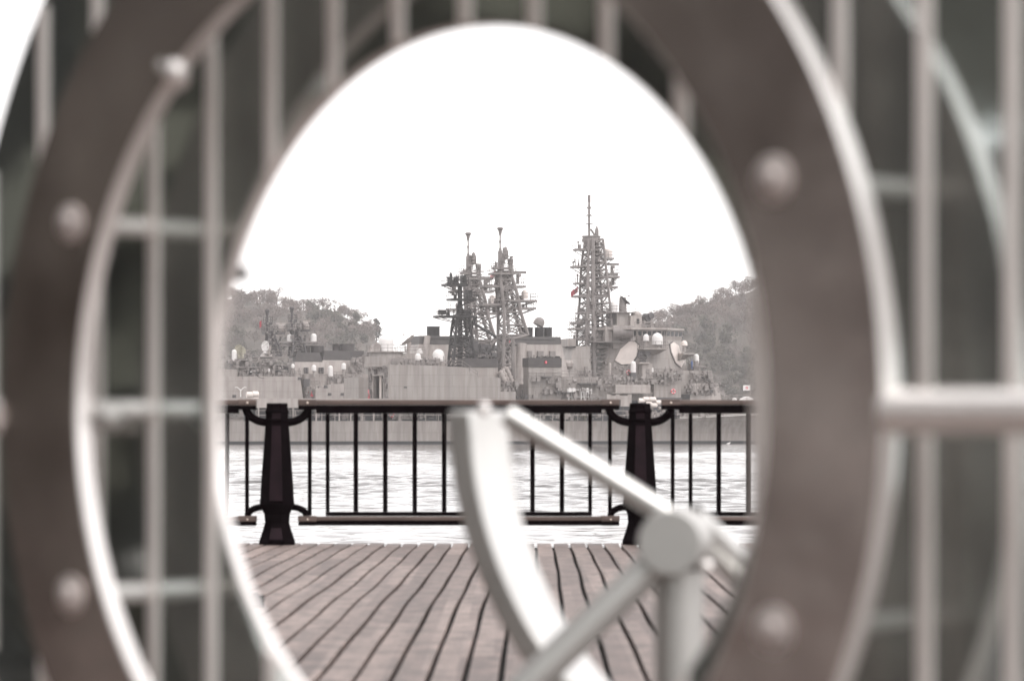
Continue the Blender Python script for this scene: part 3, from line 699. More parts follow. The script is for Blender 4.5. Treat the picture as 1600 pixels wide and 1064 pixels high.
    # two low uptakes with black bands
    for x0, x1, yt, yb, yw in ((723,778,560,573.5,592),(826,877,559,573.5,640)):
        m = MB(); s.box(m, x0, yb, x1, yw, -4.2, -1.2); u = s.part("uptake", m, 'grey')
        m = MB(); s.box(m, x0 - .6, yt, x1 + .6, yb, -4.35, -1.05); s.part("uptake_band", m, 'funnel', u)
        s.clutter("uptake_fittings", x0 + 2, yt - 1, x1 - 2, yt, -3, 26, int(x0), 'black', u, size=(.1, .3))
    s.clutter("uptake_gear", 726, 542, 775, 559, -1., 46, 19, 'dkgrey'); 
    m = MB(); s.box(m, 733, 533, 747, 559, -1, 1.4); s.part("uptake_house", m, 'dkgrey')
    m = MB(); s.box(m, 750, 538, 768, 552, 0, 3); s.part("uptake_house", m, 'dkgrey')
    s.railpx("guard_rail", [(826,592),(877,592)], -4.4)
    m = MB(); p = s.P(853, 568, -4.5); m.lathe(dome(.2, .22, .2), p, 8); s.part("signal_lamp", m, 'red')
    m = MB(); s.box(m, 848, 588.5, 862, 590, -5.3, -4.2); s.part("side_platform", m, 'dkgrey')
    # soot-black lattice mast
    mm = s.lattice("lattice_mast", [(574,704,737,1.6),(556,705.5,736,1.55),(541,707,734,1.5),(527,708,733,1.45),(510,709.5,732,1.4),(492,713,729,1.2)], 0, .24, 'black', .13)
    m = MB(); m.tube(s.P(719.5, 574), s.P(718.5, 443), .42, 8); m.tube(s.P(726, 510), s.P(719, 460), .16, 6); m.tube(s.P(711, 510), s.P(718, 460), .16, 6)
    m.tube(s.P(736, 516), s.P(745, 494), .14, 6); m.tube(s.P(732, 520), s.P(742, 494), .14, 6); o = m.obj("pole_mast", M['black'], mm)
    for x0, x1, y, hb in ((686,742,492.5,1.9),(706,744,466,1.7),(698,732,443,1.7)): s.plat(mm, x0, x1, y, -hb, hb, 'black', strut=[(718, y + 13)])
    for x0, y0, x1, y1 in ((688,484,697,491.5),(725,484,737,491.5),(729,453,738,465.5),(712,432,717,442.5),(703,433,707.5,442.5),(723,430,728,442.5)): m = MB(); s.box(m, x0, y0, x1, y1, -.8, .8); m.obj("equipment_box", M['black'], mm)
    m = MB(); m.lathe(dome(.25, .4, .5), s.P(704.5, 434), 8); m.obj("mast_beacon", M['black'], mm)
    # grey main mast
    main_mast(s, 785, 0, 0, 614)
    # angled launch tubes
    for x0, y0, x1, y1, b in ((781,580,792,602,-4.8),(784,577,797,604,-4.0),(790,574,803,603,-3.2),(786,574,799,601,-2.2)):
        m = MB(); p, q = s.P(x0, y0, b), s.P(x1, y1, b); m.tube(p, q, .42, 12)
        for t in (.06, .3, .55, .8): c = p + (q - p) * t; m.lathe([(.52, -.12), (.52, .12)], c, 12, q - p)
        s.part("launch_tube", m, 'grey2', None, True)
    s.clutter("launcher_frame", 781, 598, 806, 611, -4.6, 40, 31)
    m = MB(); s.box(m, 806, 600, 826, 640, 1., 3.); s.part("deckhouse_wall", m, 'grey')
    s.clutter("deck_gear", 806, 616, 826, 637, -4, 26, 37, 'dkgrey')
    # amidships to bow: deckhouse sides, ladders, pale frames, platform roofs
    m = MB(); s.box(m, 877, 589, 935, 640, -3.6, 3.6); s.box(m, 935, 603, 1006, 648, -3.0, 3.0); s.part("deckhouse", m, 'grey')
    s.railpx("guard_rail", [(868,598),(935,598)], -4.4); s.railpx("guard_rail", [(877,589),(955,589)], -3.6)
    m = MB(); s.box(m, 868, 612.5, 900, 613.5, -5.2, -3.5); s.part("walkway", m, 'dkgrey')
    m = MB(); s.box(m, 906, 598.5, 936, 600.5, -5, -2.4); s.part("walkway", m, 'dkgrey')
    m = MB()
    for x in (887,889,893,896,899,907,909,912,916,919,924): 
        m.tube(s.P(x, 607, -4.6), s.P(x + 1.5 * math.sin(x), 632, -4.6), .09, 5)
    for y in (609, 620): m.tube(s.P(886, y, -4.6), s.P(925, y, -4.6), .07, 5)
    for x in (889, 895, 910, 917): s.box(m, x, 606, x + 3.2, 613, -4.7, -4.3)
    s.part("pale_frame", m, 'white')
    s.clutter("deck_gear", 826, 592, 940, 636, -4.4, 90, 41); s.clutter("deck_gear", 940, 590, 1010, 612, -3.4, 60, 42)
    m = MB(); s.box(m, 962, 601, 1016, 613.5, -4.6, 2); s.box(m, 956, 613.5, 1020, 615, -5.2, 2.2); s.part("bridge_wing_screen", m, 'grey2')
    m = MB(); s.box(m, 948, 618, 987, 624, -6.55, -6.3); s.box(m, 948, 616, 955, 618, -6.55, -6.3); s.box(m, 962, 616, 968, 618, -6.55, -6.3); s.box(m, 981, 616, 987, 618, -6.55, -6.3); s.box(m, 970, 624, 987, 635, -6.55, -6.3); s.part("steel_screen", m, 'grey2')
    for px, py in ((1003,626),(1010,624),(1020,624),(1014,631),(1022,633),(1030,629)):
        m = MB(); p = s.P(px, py, -5.8); m.lathe(dome(.42, .3, .9), p - Vector((.6, 0, 0)), 12, (1, 0, 0)); s.part("raft_canister", m, 'cream', None, True)
    for px, py in ((391,617),(400,616)):
        m = MB(); p = s.P(px, py, -6.2); m.lathe(dome(.5, .3, .8), p - Vector((.6, 0, 0)), 12, (1, 0, 0)); m.box(p.x - .5, p.x + .4, -6.5, -5.9, p.z - .9, p.z - .5); s.part("raft_canister", m, 'cream', fd, True)
    # things on the open deck seen under the handrail
    s.railpx("deck_rail", [(400,657.5),(1000,657.5)], -6.5, None, 'grey2', step=2.2, h=1.7, r=.06, wires=(.55, 1.0))
    s.clutter("deck_gear", 420, 640, 1000, 655, -4.6, 210, 51, 'mastgrey'); s.clutter("deck_gear", 480, 638, 1000, 655, -3.6, 120, 52, 'grey2')
    s.clutter("red_gear", 715, 645, 775, 655, -5, 8, 53, 'red', size=(.2, .45)); s.clutter("green_gear", 895, 645, 915, 655, -5, 10, 54, 'leaf', size=(.2, .45))
    s.clutter("deck_gear", 1005, 636, 1046, 656, -5.2, 70, 55, 'grey2'); s.clutter("deck_gear", 1046, 640, 1130, 651, -3.6, 40, 56)
    for x0, x1, b0 in ((612,645,-4.4),(700,716,-4.8),(884,892,-4.8)):
        m = MB(); s.box(m, x0, 640, x1, 655, b0, -3.2); s.part("deck_locker", m, 'grey2')
    m = MB(); p = s.P(376, 620, nb)
    m.tube(p, p + ZV * 1.25, .09, 6)
    for sg in (-1, 1): m.path([p + ZV * .95, p + Vector((sg * .25, 0, 1.3)), p + Vector((sg * .6, 0, 1.55)), p + Vector((sg * .95, 0, 1.5))], .07, 6)
    s.part("deck_lamp", m, 'white', fd)
    for px, py, w_, hh in ((702,690,10,1.4),(726,689,3,1.2),(880,688,4,1.6)):
        m = MB(); p = s.P(px, py, -6.72); m.box(p.x - w_/22, p.x + w_/22, -6.78, -6.6, p.z - hh * .1, p.z + hh * .5)
    return s
def main_mast(s, cx, dy, b, yb):                    # tall tripod-like lattice mast, seen twice
    o = lambda x: x + cx - 785
    lv = [(yb,o(781),o(798),1.5),(592+dy,o(781.5),o(798),1.5),(570+dy,o(782),o(797.5),1.5),(550+dy,o(782.5),o(797.5),1.5),(530+dy,o(783),o(797.5),1.6),(524+dy,o(783),o(820),1.8),(508+dy,o(783),o(815),1.8),(488+dy,o(783),o(809),1.7),(470+dy,o(781.5),o(806),1.6),(452+dy,o(780),o(802),1.5),(438+dy,o(779),o(798),1.3),(424+dy,o(778.5),o(794),1.1)]
    if cx < 760: lv = [(578,720,770,2.1),(556,722,766,2.1),(540,724,762,2.)] + lv[5:]
    mm = s.lattice("lattice_mast", lv, b, .30, 'mastgrey', .13)
    m = MB(); m.tube(s.P(o(783), 470+dy, b), s.P(o(781.5), 392+dy, b), .62, 8, .4); m.tube(s.P(o(787), 470+dy, b-1), s.P(o(784), 396+dy, b), .3, 8); m.tube(s.P(o(795), 520+dy, b-1.5), s.P(o(789), 424+dy, b-.8), .3, 8)
    m.obj("main_column", M['mastgrey'], mm)
    s.pole(mm, o(781.5), 358+dy, 396+dy, b, .16, [(366+dy,4.5,3.5),(378+dy,4.5,3),(390+dy,5,3),(372+dy,2.5,6),(384+dy,2.5,5)], 10.5)
    for x0, x1, y, hb, st in ((772,806,425.5,1.8,790),(786,794,402,1.2,788),(774,800,417,1.2,785),(757,822,445.5,1.4,790),(795,840,468,1.9,800),(800,838,480,1.5,805),(754,790,474,1.4,784)):
        s.plat(mm, o(x0), o(x1), y + dy, b - hb, b + hb, strut=[(o(st), y + 14 + dy)])
    m = MB(); m.lathe([(.35,-.9),(.5,-.2),(.3,.9),(0,1.2)], s.P(o(790), 396+dy, b), 8); m.obj("mast_beacon", M['mastgrey'], mm)
    m = MB(); s.box(m, o(795.5), 404+dy, o(802), 412+dy, b-.5, b+.5); s.box(m, o(796.5), 412+dy, o(801.5), 424+dy, b-.4, b+.4)
    m.obj("equipment_box", M['mastgrey'], mm); m = MB(); s.box(m, o(794), 448+dy, o(800), 454+dy, b-.7, b+.7); m.obj("equipment_box", M['mastgrey'], mm)
    s.radar(mm, o(809), 444+dy, b, 2.9); s.radar(mm, o(758), 454+dy, b, 2.6)
    d = s.dome(o(820), 453+dy, 467+dy, 11, b, pedestal=False, parent=mm, mt='cream'); s.dome(o(768), 461+dy, 474+dy, 6, b, pedestal=False, parent=mm, mt='cream')
    s.clutter("mast_fittings", o(779), 400+dy, o(800), 470+dy, b - 1, 46, int(cx), 'mastgrey', mm, size=(.12, .4)); s.clutter("mast_fittings", o(784), 470+dy, o(812), 540+dy, b - 1, 50, int(cx) + 1, 'mastgrey', mm, size=(.12, .45))
    m = MB()
    for y in (424, 446): m.tube(s.P(o(772), y+dy, b), s.P(o(750), y - 2 + dy, b), .05, 4)
    m.obj("yard", M['mastgrey'], mm)
    return mm
ship_near()

# ---- second ship: two tall dark-topped funnels and the left grey mast
B_ = Ship("destroyer", "second grey warship whose two tall funnels with dark tops rise behind the hangar", 600, 760)
def ship_second():
    s = B_
    s.hull(330, 1270, [(330,655),(1000,655),(1270,640)], 6.7)
    m = MB(); s.box(m, 560, 590, 920, 657, -5, 5); s.part("superstructure", m, 'grey')
    for (bx0, bx1), (tx0, tx1), (kx0, kx1), yt, yk, caps in (((645,752),(656,741),(655,742),525,538,[(666.5,687.5,510)]),
            ((783,890),(796,876),(795,877),526,537.5,[(811,833,511.5),(835,850,511.5),(849.5,863,511.5)])):
        m = MB(); s.taper(m, (bx0, bx1), (kx0, kx1), 592, yk, (0, 4.2), (0, 3.3)); f = s.part("funnel", m, 'grey2')
        m = MB(); s.taper(m, (kx0, kx1), (tx0, tx1), yk, yt, (0, 3.3), (0, 3.0)); s.part("funnel_top", m, 'funnel', f)
        m = MB(); s.box(m, kx0 + 2, yk - .4, kx1 - 2, yk + .4, -3.36, -3.2); s.box(m, tx0 + 4, yt + 4, tx1 - 8, yt + 5, -3.22, -3.0); s.part("funnel_trim", m, 'black', f)
        for x0, x1, y in caps:
            c = s.P((x0 + x1) / 2, yt, 0); r = (x1 - x0) / 18.6; H = s.Z((x0 + x1) / 2, y, 0) - c.z
            m = MB(); m.lathe([(r, 0), (r, H * .88), (r * 1.05, H * .9), (r * 1.05, H), (r * .8, H), (r * .75, H * .7), (0, H * .7)], c, 18); s.part("exhaust_cap", m, 'black', f, True)
        m = MB(); m.tube(s.P(tx0 + 12, yt, -3.3), s.P(bx0 + 14, 592, -4.3), .55, 10) if bx0 < 700 else m.tube(s.P(815, 537, -3.4), s.P(812, 625, -4.6), .85, 14); s.part("funnel_pipe", m, 'grey2', f, True)
    for x0, x1 in ((825,831),(840,849),(859,867.5)):
        m = MB(); p, q = s.P(x0, 548.5, -3.75), s.P(x1, 559, -3.75); m.box(p.x, q.x, -3.95, -3.3, q.z, p.z); s.part("louvre", m, 'mastgrey')
    m = MB(); s.box(m, 640, 560, 668, 592, -3, 3); s.part("deckhouse", m, 'grey')
    m = MB(); c = s.P(843, 511, 1); m.lathe(dome(1.0, 1.0, .5), c + Vector((-.3, 0, .3)), 12, (.5, 0, 1)); m.tube(c, c + ZV * 1.6, .4, 8); s.part("tracking_radar", m, 'mastgrey', None, True)
    main_mast(s, 735, 8, 0, 578)
    for x, b in ((748, -3), (751, -2)): m = MB(); m.tube(s.P(x - 18, 500, b), s.P(x + 42, 536, b), .16, 6); s.part("boat_boom", m, 'black')
    m = MB(); s.box(m, 786, 538, 808, 540.5, -4.6, -3); s.part("side_platform", m, 'black')
    for x in (788, 794): m = MB(); s.box(m, x, 532, x + 3, 536, -3.4, -3); s.part("marker_block", m, 'red')
    for x, y0 in ((625,490),(641,498),(827,500),(858,494),(868,480),(839,500)): s.whip(x, y0, x + 1, 530, 2.5, .045)
    s.clutter("deck_gear", 742, 548, 782, 572, -3, 60, 61); m = MB(); s.box(m, 742, 556, 800, 590, -2, 3); s.part("deckhouse", m, 'mastgrey'); m = MB(); s.box(m, 752, 533, 774, 556, 1, 3); s.part("deckhouse", m, 'mastgrey')
    s.railpx("guard_rail", [(742,556),(782,556)], -2)
ship_second()

# ---- third ship: big bridge block with pale flat arrays and the tallest lattice mast
C_ = Ship("destroyer", "big grey warship with tallest lattice mast and pale flat arrays on its bridge", 626, 940)
def ship_big():
    s = C_
    s.hull(420, 1420, [(420,652),(900,652),(1100,644),(1200,634),(1420,612)], 8.5)
    m = MB(); s.box(m, 890, 600, 1004, 652, -7, 7); s.part("superstructure", m, 'grey')
    # bridge block: a tapering eight-sided block, corners cut at 45 degrees
    zb, zt = s.Z(1020, 628, -8), s.Z(1020, 531, -7)
    def ring(xl, xr, hb, cut, z):
        a0, a1 = s.A(xl, -hb), s.A(xr, -hb)
        return [Vector(v) for v in ((a0, -hb, z), (a1, -hb, z), (a1 + cut, -hb + cut, z), (a1 + cut, hb - cut, z), (a1, hb, z), (a0, hb, z), (a0 - cut, hb - cut, z), (a0 - cut, -hb + cut, z))]
    bot, top = ring(990, 1054, 8.4, 5.6, zb), ring(1001, 1041, 7.2, 4.8, zt)
    m = MB(); m.frustum(bot, top); bl = s.part("bridge_block", m, 'grey')
    def array(i, j, u0, u1, v0, v1, name, oc):           # flat eight-sided array on the face between corners i and j
        def fp(u, v, d=0):
            p = (bot[i].lerp(bot[j], u)).lerp(top[i].lerp(top[j], u), v); return p
        nrm = (bot[j] - bot[i]).cross(top[i] - bot[i]).normalized()
        for grow, d0, d1, mt, nm in ((.10, .02, .12, 'dkgrey', 'array_frame'), (0, .12, .26, 'cream', name)):
            cu, cv, hu, hv = (u0 + u1) / 2, (v0 + v1) / 2, (u1 - u0) / 2 * (1 + grow), (v1 - v0) / 2 * (1 + grow * .8)
            q = [fp(cu + hu * x, cv + hv * y) for x, y in oc]
            m = MB(); m.frustum([p + nrm * d0 for p in q], [p + nrm * d1 for p in q]); s.part(nm, m, mt, bl)
    array(7, 0, .36, .98, .60, .97, "array_face", [(-1,-.62),(-.35,-1),(.5,-.95),(.9,-.3),(1,.65),(.55,1),(.05,1),(-.65,.35)])
    array(1, 2, .16, .84, .56, .97, "array_face", [(-1,.2),(-.5,-.62),(.3,-1),(1,-.55),(.62,-.08),(.45,.72),(-.35,1),(-1,.78)])
    # wheelhouse
    m = MB(); z0, z1, z2 = zt + .01, s.Z(1020, 515.5, -7), s.Z(1020, 512, -7)
    w0 = ring(996, 1040, 7.0, 4.7, z0); w1 = ring(996, 1042, 7.4, 4.8, z1); m.frustum(w0, w1); wh = s.part("wheelhouse", m, 'grey')
    m = MB(); m.frustum(ring(986, 1043, 7.9, 5.0, z1 + .01), ring(986, 1043, 7.9, 5.0, z1 + .38)); s.part("wheelhouse_roof", m, 'grey2', wh)
    for i, j, n in ((0, 1, 6), (1, 2, 4), (7, 0, 3)):
        nr = (w0[j] - w0[i]).cross(w1[i] - w0[i]).normalized()
        for k in range(n):
            u0, u1 = (k + .14) / n, (k + .86) / n
            q = [(w0[i].lerp(w0[j], u)).lerp(w1[i].lerp(w1[j], u), v) + nr * .03 for u, v in ((u0,.42),(u1,.42),(u1,.86),(u0,.86))]
            m = MB(); m.frustum([p - nr * .05 for p in q], q); s.part("bridge_window", m, 'glass', wh)
    s.railpx("guard_rail", [(992,512),(1042,512)], -7.0, wh)
    s.clutter("roof_fittings", 1000, 503, 1050, 512, -3, 46, 71, parent=wh); s.clutter("bridge_fittings", 986, 526, 1040, 534, -7.4, 24, 72, parent=bl)
    for x, y0 in ((1043,494),(1052,480),(1054,494),(1028,496),(1035,500)): s.whip(x, y0, x, 512, -3, .06)
    m = MB(); s.box(m, 958, 508, 990, 545, -4.5, 4.5); s.part("mast_house", m, 'grey')
    m = MB(); p = s.P(960, 520, -5.2); q = s.P(990, 519, -6.6); m.tube(p, q, 1.1, 14); [m.lathe([(1.18,-.08),(1.18,.08)], p + (q - p) * t, 14, q - p) for t in (0,.2,.4,.6,.8,1)]; s.part("slatted_housing", m, 'mastgrey', None, True)
    m = MB(); s.box(m, 964, 489, 984, 508.5, -3.2, 3); d = s.part("director_house", m, 'grey')
    m = MB(); s.box(m, 930, 533, 982, 535, -5.5, 3); s.part("walkway", m, 'mastgrey')
    m = MB(); s.box(m, 950, 487, 993, 489, -3.8, 3.4); o = s.part("platform", m, 'mastgrey'); s.railpx("guard_rail", [(950,487),(993,487)], -3.6)
    s.dome(958, 471, 486.5, 15, -1, pedestal=False, drum=.5)
    m = MB(); s.box(m, 946, 511, 957, 533, -4.5, -3); s.part("side_house", m, 'grey2')
    # gun director dish and roof drum
    s.dish(977, 469, -1, 2.6, (.62, -.15, .75), 'dkgrey', 488); m = MB(); m.lathe([(.75,0),(.6,2.6)], s.P(973, 487, -1), 10); s.part("director_pedestal", m, 'mastgrey')
    m = MB(); s.box(m, 985.5, 493, 1003, 512, -4, -1); c = s.P(994, 493, -2.5); m.lathe([(1.0,-.02),(1.0,.25),(.6,.7),(0,.75)], c, 12); o = s.part("equipment_cabin", m, 'grey2')
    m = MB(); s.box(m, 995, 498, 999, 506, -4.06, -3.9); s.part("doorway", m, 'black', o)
    for px, py, b in ((1010,497,-2),(1004,556,-9.4)):
        m = MB(); c = s.P(px, py, b); m.lathe([(.75,-.5),(.75,.5)], c, 12, (.5,-1,.2)); m.box(c.x-.5, c.x+.5, b-.4, b+.5, c.z-1.2, c.z+.8); m.lathe([(.5,-.6),(.6,.5)], c + Vector((.6,-.3,.4)), 10, (.3,-1,.1)); s.part("illuminator", m, 'dkgrey', None, True)
    m = MB(); p = s.P(1004, 566, -8.6); s.box(m, 999, 566, 1016, 568.5, -10.2, -8); m.frustum(*[[(s.A(x, -8)+o_[0]*k, o_[1], s.Z(1010, y, -8)) for o_, x in (((-.1,-9.6),1000),((.1,-9.6),1014),((.1,-7),1014),((-.1,-7),1000))] for y, k in ((592,1),(568.5,1))]); s.part("illuminator_tower", m, 'grey2')
    s.railpx("guard_rail", [(999,566),(1016,566)], -10.1, h=.9)
    # domes on a bracketed balcony
    m = MB(); a0, a1 = s.A(1003, -10), s.A(1041, -10); z = s.Z(1020, 544, -10)
    m.box(a0, a1, -11.0, -6.8, z - .25, z); m.frustum([(a0 + 1.4, -8.0, z - 1.1), (a1 - 1.2, -8.0, z - 1.1), (a1 - 1.2, -6.8, z - 1.1), (a0 + 1.4, -6.8, z - 1.1)], [(a0 + .2, -10.9, z - .26), (a1 - .2, -10.9, z - .26), (a1 - .2, -6.8, z - .26), (a0 + .2, -6.8, z - .26)]); bal = s.part("balcony", m, 'grey')
    m = MB(); s.rail(m, [(a0, -7.5, z), (a0, -10.9, z), (a1, -10.9, z), (a1, -7.5, z)], 1.2, 1.2, .045); s.part("guard_rail", m, 'mastgrey', bal)
    s.dome(1009.5, 522, 532.5, 9.5, -9.6); s.dome(1027, 520, 539, 18.5, -9.6)
    m = MB(); z = s.Z(1072, 552, -6); a0, a1 = s.A(1062, -6), s.A(1080, -6); m.box(a0, a1, -7.8, -3.5, z - .25, z); m.frustum([(a0, -6.2, z - 1.2), (a0 + .8, -6.2, z - 1.2), (a0 + .8, -4, z - 1.2), (a0, -4, z - 1.2)], [(a0, -7.7, z - .26), (a1 - .1, -7.7, z - .26), (a1 - .1, -3.6, z - .26), (a0, -3.6, z - .26)]); bal = s.part("balcony", m, 'grey')
    m = MB(); s.rail(m, [(a0, -7.7, z), (a1, -7.7, z), (a1, -3.6, z)], 1.1, 1.2, .045); s.part("guard_rail", m, 'mastgrey', bal); s.dome(1069, 532, 540, 11, -5.8, mt='cream', drum=.12)
    # forward deckhouse steps
    m = MB(); s.taper(m, (1040,1122), (1050,1112), 632, 579, (0, 7.2), (0, 6.4)); st = s.part("forward_deckhouse", m, 'grey')
    m = MB(); s.taper(m, (1074,1128), (1076,1122), 630, 599, (0, 7.9), (0, 7.3)); s.part("forward_deckhouse", m, 'grey2')
    m = MB()
    for x0 in (1096, 1106): 
        for y in range(602, 618, 3): m.tube(s.P(x0, y, -7.8), s.P(x0 + 3, y, -7.8), .05, 4)
    s.part("ladder", m, 'mastgrey'); s.clutter("bulkhead_fittings", 1070, 600, 1114, 617, -7.6, 46, 73); s.clutter("bulkhead_fittings", 1078, 582, 1112, 597, -6.9, 30, 74)
    m = MB(); p = s.P(1111, 611, -7.7); m.box(p.x - .3, p.x + .3, -7.9, -7.5, p.z - .25, p.z + .25); s.part("vent", m, 'dkgrey')
    m = MB(); m.tube(s.P(1090, 588, -7.0), s.P(1098, 590, -7.0), .12, 5); m.tube(s.P(1098, 590, -7.0), s.P(1112, 598, -7.0), .12, 5); s.part("stair_rail", m, 'dkgrey')
    for x0, x1, y in ((1110,1124,598),(1122,1130,620),(1088,1108,579)): s.railpx("guard_rail", [(x0,y),(x1,y)], -6.8, h=1.3, step=.8)
    s.clutter("deck_gear", 1112, 590, 1130, 622, -6.8, 26, 79)
    m = MB(); s.box(m, 1084, 569, 1094, 580, -5, -2); s.part("gun_mount", m, 'mastgrey'); s.dome(1088, 553, 570, 9, -3.5, name="gun_dome", pedestal=False, drum=.7); m = MB(); m.tube(s.P(1092,572,-4), s.P(1104,574,-4), .15, 8); s.clutter("gun_gear", 1080, 566, 1094, 579, -4.5, 20, 75); s.part("gun_barrel", m, 'mastgrey')
    s.dome(989.5, 564, 582, 9, -10.5, name="gun_dome", pedestal=False, drum=.7); m = MB(); s.box(m, 986, 582, 994, 594, -11, -9.6); s.part("gun_mount", m, 'dkgrey')
    s.dome(1019, 574, 582, 4.5, -9.4); s.dome(1056, 582, 586.5, 8, -9.2, drum=.1); s.dome(953, 567, 590, 4, -9.4, pedestal=False, mt='grey2')
    # bridge-front deck, platform roofs and the low wall with its dark slots
    m = MB(); s.box(m, 1004, 586, 1046, 600, -9.0, -6); s.part("bulwark", m, 'grey'); m = MB(); s.box(m, 1022, 598, 1064, 622, -9.4, -6); s.part("bulwark", m, 'grey')
    m = MB(); s.box(m, 958, 600, 1008, 604, -9.8, -6); s.part("platform_roof", m, 'grey2')
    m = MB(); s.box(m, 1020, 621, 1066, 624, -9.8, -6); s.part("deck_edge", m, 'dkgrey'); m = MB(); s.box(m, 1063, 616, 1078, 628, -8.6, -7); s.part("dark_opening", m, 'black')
    s.clutter("deck_gear", 1010, 578, 1064, 600, -9.3, 80, 76); s.clutter("deck_gear", 950, 586, 1004, 606, -9.9, 70, 77); s.clutter("deck_gear", 950, 570, 990, 590, -9., 40, 78)
    s.railpx("guard_rail", [(1004,586),(1066,586)], -9.0); s.railpx("guard_rail", [(940,600),(1010,600)], -9.9)
    for x in (1040, 1047): s.whip(x, 573, x, 588, -9, .08)
    # white canvas covers on the bow
    for x0, x1, h in ((1144,1151,1.0),(1155,1178,1.5)):
        m = MB(); p, q = s.P(x0, 626, -5), s.P(x1, 626, -5); n = 10; pts = [p.lerp(q, k / n) for k in range(n + 1)]
        m.path([a + ZV * (h * .12 * math.sin(math.pi * k / n) + .1) for k, a in enumerate(pts)], [.10 + h * .26 * math.sin(math.pi * k / n) for k in range(n + 1)], 10); s.part("canvas_cover", m, 'flagwhite', None, True)
    s.railpx("guard_rail", [(1120,628),(1230,624)], -5.5, h=1.1, step=2, mt='grey2')
    m = MB(); m.tube(s.P(1172, 627, -4), s.P(1173, 598, -4), .07, 6); m.tube(s.P(1166, 626, -4), s.P(1173, 614, -4), .05, 5); s.part("jackstaff", m, 'grey2')
    m = MB(); m.tube(s.P(1176, 628, -4), s.P(1200, 621, -4), .07, 5); s.part("bow_line", m, 'flagwhite')
    # left block by the mast, with a balcony at its top
    m = MB(); s.taper(m, (884,924), (896,922), 604, 541, (0, 4.5), (0, 3.4)); s.box(m, 887, 529, 900, 541, -3.6, 2); o = s.part("after_house", m, 'grey'); s.railpx("guard_rail", [(886,529),(900,529)], -3.7, o)
    m = MB(); s.box(m, 891, 541, 900, 543, -3.8, -1); s.part("balcony_underside", m, 'black', o)
    s.clutter("house_fittings", 896, 575, 922, 603, -4.6, 40, 81, parent=o)
    m = MB(); p = s.P(887, 569, -4); m.lathe([(.2,-.9),(1.0,-.4),(1.1,.2),(.8,.7)], p, 10); s.part("boat_tub", m, 'grey2', None, True)
    # ---- the tall lattice mast
    lv = [(606,905,958,3.2),(590,906,957,3.1),(574,906,955,3.0),(558,907,953,2.9),(543,908,951,2.8),(528,909,948,2.7),(514,909,946,2.6),(500,910,943,2.5),(487,911,941,2.4),(474,911.5,958-18,2.3),(461,912,957-18,2.2),(447,912,955-18,2.1),(434,912.5,954-18,2.0),(422,913,952-18,1.9),(410,914,949-18,1.8),(398,915,946-18,1.7),(386,917,943-18,1.6),(374,918,937,1.5)]
    lv = [(y, xl, (938 + (y - 374) * .085 if y < 500 else 948 + (y - 500) * .09), h) for y, xl, xr, h in lv]
    mm = s.lattice("lattice_mast", lv, 0, .24, 'mastgrey', .12)
    m = MB(); m.tube(s.P(929, 606, -3.3), s.P(926, 374, -1.7), .40, 8); m.tube(s.P(920, 606, -3.2), s.P(919, 374, -1.6), .22, 8); m.tube(s.P(936, 606, 3.2), s.P(931, 374, 1.6), .3, 8); m.obj("main_column", M['mastgrey'], mm)
    s.pole(mm, 920.5, 305, 374, 0, .24, [(309,5.5,9),(315,6.5,2),(322,4.5,4),(325,8,3.4),(331,5,5),(336,7,2),(337,13,1.2),(344,4,6),(350,14,1)], None)
    m = MB(); s.rail(m, [s.P(914, 349.5, -.7), s.P(927.5, 349.5, -.7), s.P(927.5, 349.5, .7), s.P(914, 349.5, .7)], 1.1, .7, .035); m.tube(s.P(923, 358), s.P(930, 369), .2, 6); m.obj("guard_rail", M['mastgrey'], mm)
    m = MB(); c = s.P(924, 374); m.lathe([(1.5,-.5),(1.75,-.4),(1.75,.1),(1.6,.1),(1.6,.35),(1.75,.4),(1.75,.6),(0,.62)], c, 22); m.obj("ring_platform", M['mastgrey'], mm)
    m = MB(); m.lathe([(.28,-.9),(.36,-.6),(.36,.3),(.2,.7),(.12,1.0)], s.P(932.5, 362), 10); m.obj("mast_equipment", M['mastgrey'], mm)
    m = MB(); m.lathe([(.75,-.6),(.75,.6)], s.P(918, 382), 12); s.box(m, 905, 382, 908, 388, -.4, .4); m.obj("mast_cabin", M['mastgrey'], mm)
    d = s.dome(949.5, 388, 402, 15, 0, parent=mm, pedestal=False, mt='cream', drum=.75)
    for x0, x1, y, hb, st in ((903,930,388,1.6,916),(941,960,402.5,1.5,940),(899,922,415,1.6,913),(941,969,431,1.8,941),(903,922,441,1.5,913),(944,966,447,1.6,942),(905,950,461,2.4,0),(912,952,487,2.5,0),(900,920,503,1.8,912),(897,922,512,2.0,911),(905,960,528,2.9,0),(906,972,541,3.0,0),(943,972,564,2.4,948)):
        s.plat(mm, x0, x1, y, -hb, hb, strut=[(st, y + 15)] if st else None)
    s.radar(mm, 956, 430, 0, 2.6); s.radar(mm, 958, 446, 0, 1.6); s.dome(907, 500, 510, 9, 0, parent=mm, pedestal=False, mt='grey2'); s.dome(952, 549, 563, 8, -2, parent=mm, pedestal=False, mt='grey2')
    s.clutter("mast_fittings", 913, 376, 940, 450, -1.6, 70, 91, 'mastgrey', mm, size=(.12, .45)); s.clutter("mast_fittings", 910, 450, 948, 606, -2.6, 150, 92, 'mastgrey', mm, size=(.12, .5)); s.clutter("mast_fittings", 906, 450, 956, 540, 1.5, 60, 93, 'mastgrey', mm, size=(.15, .6))
    m = MB(); m.tube(s.P(900, 415), s.P(896, 399), .06, 5); m.tube(s.P(898, 424), s.P(905, 424), .05, 4); m.tube(s.P(899, 392), s.P(899, 545), .03, 4); m.tube(s.P(902, 440), s.P(888, 441), .03, 4); m.tube(s.P(904, 415), s.P(904, 406), .08, 5); m.obj("yard", M['mastgrey'], mm)
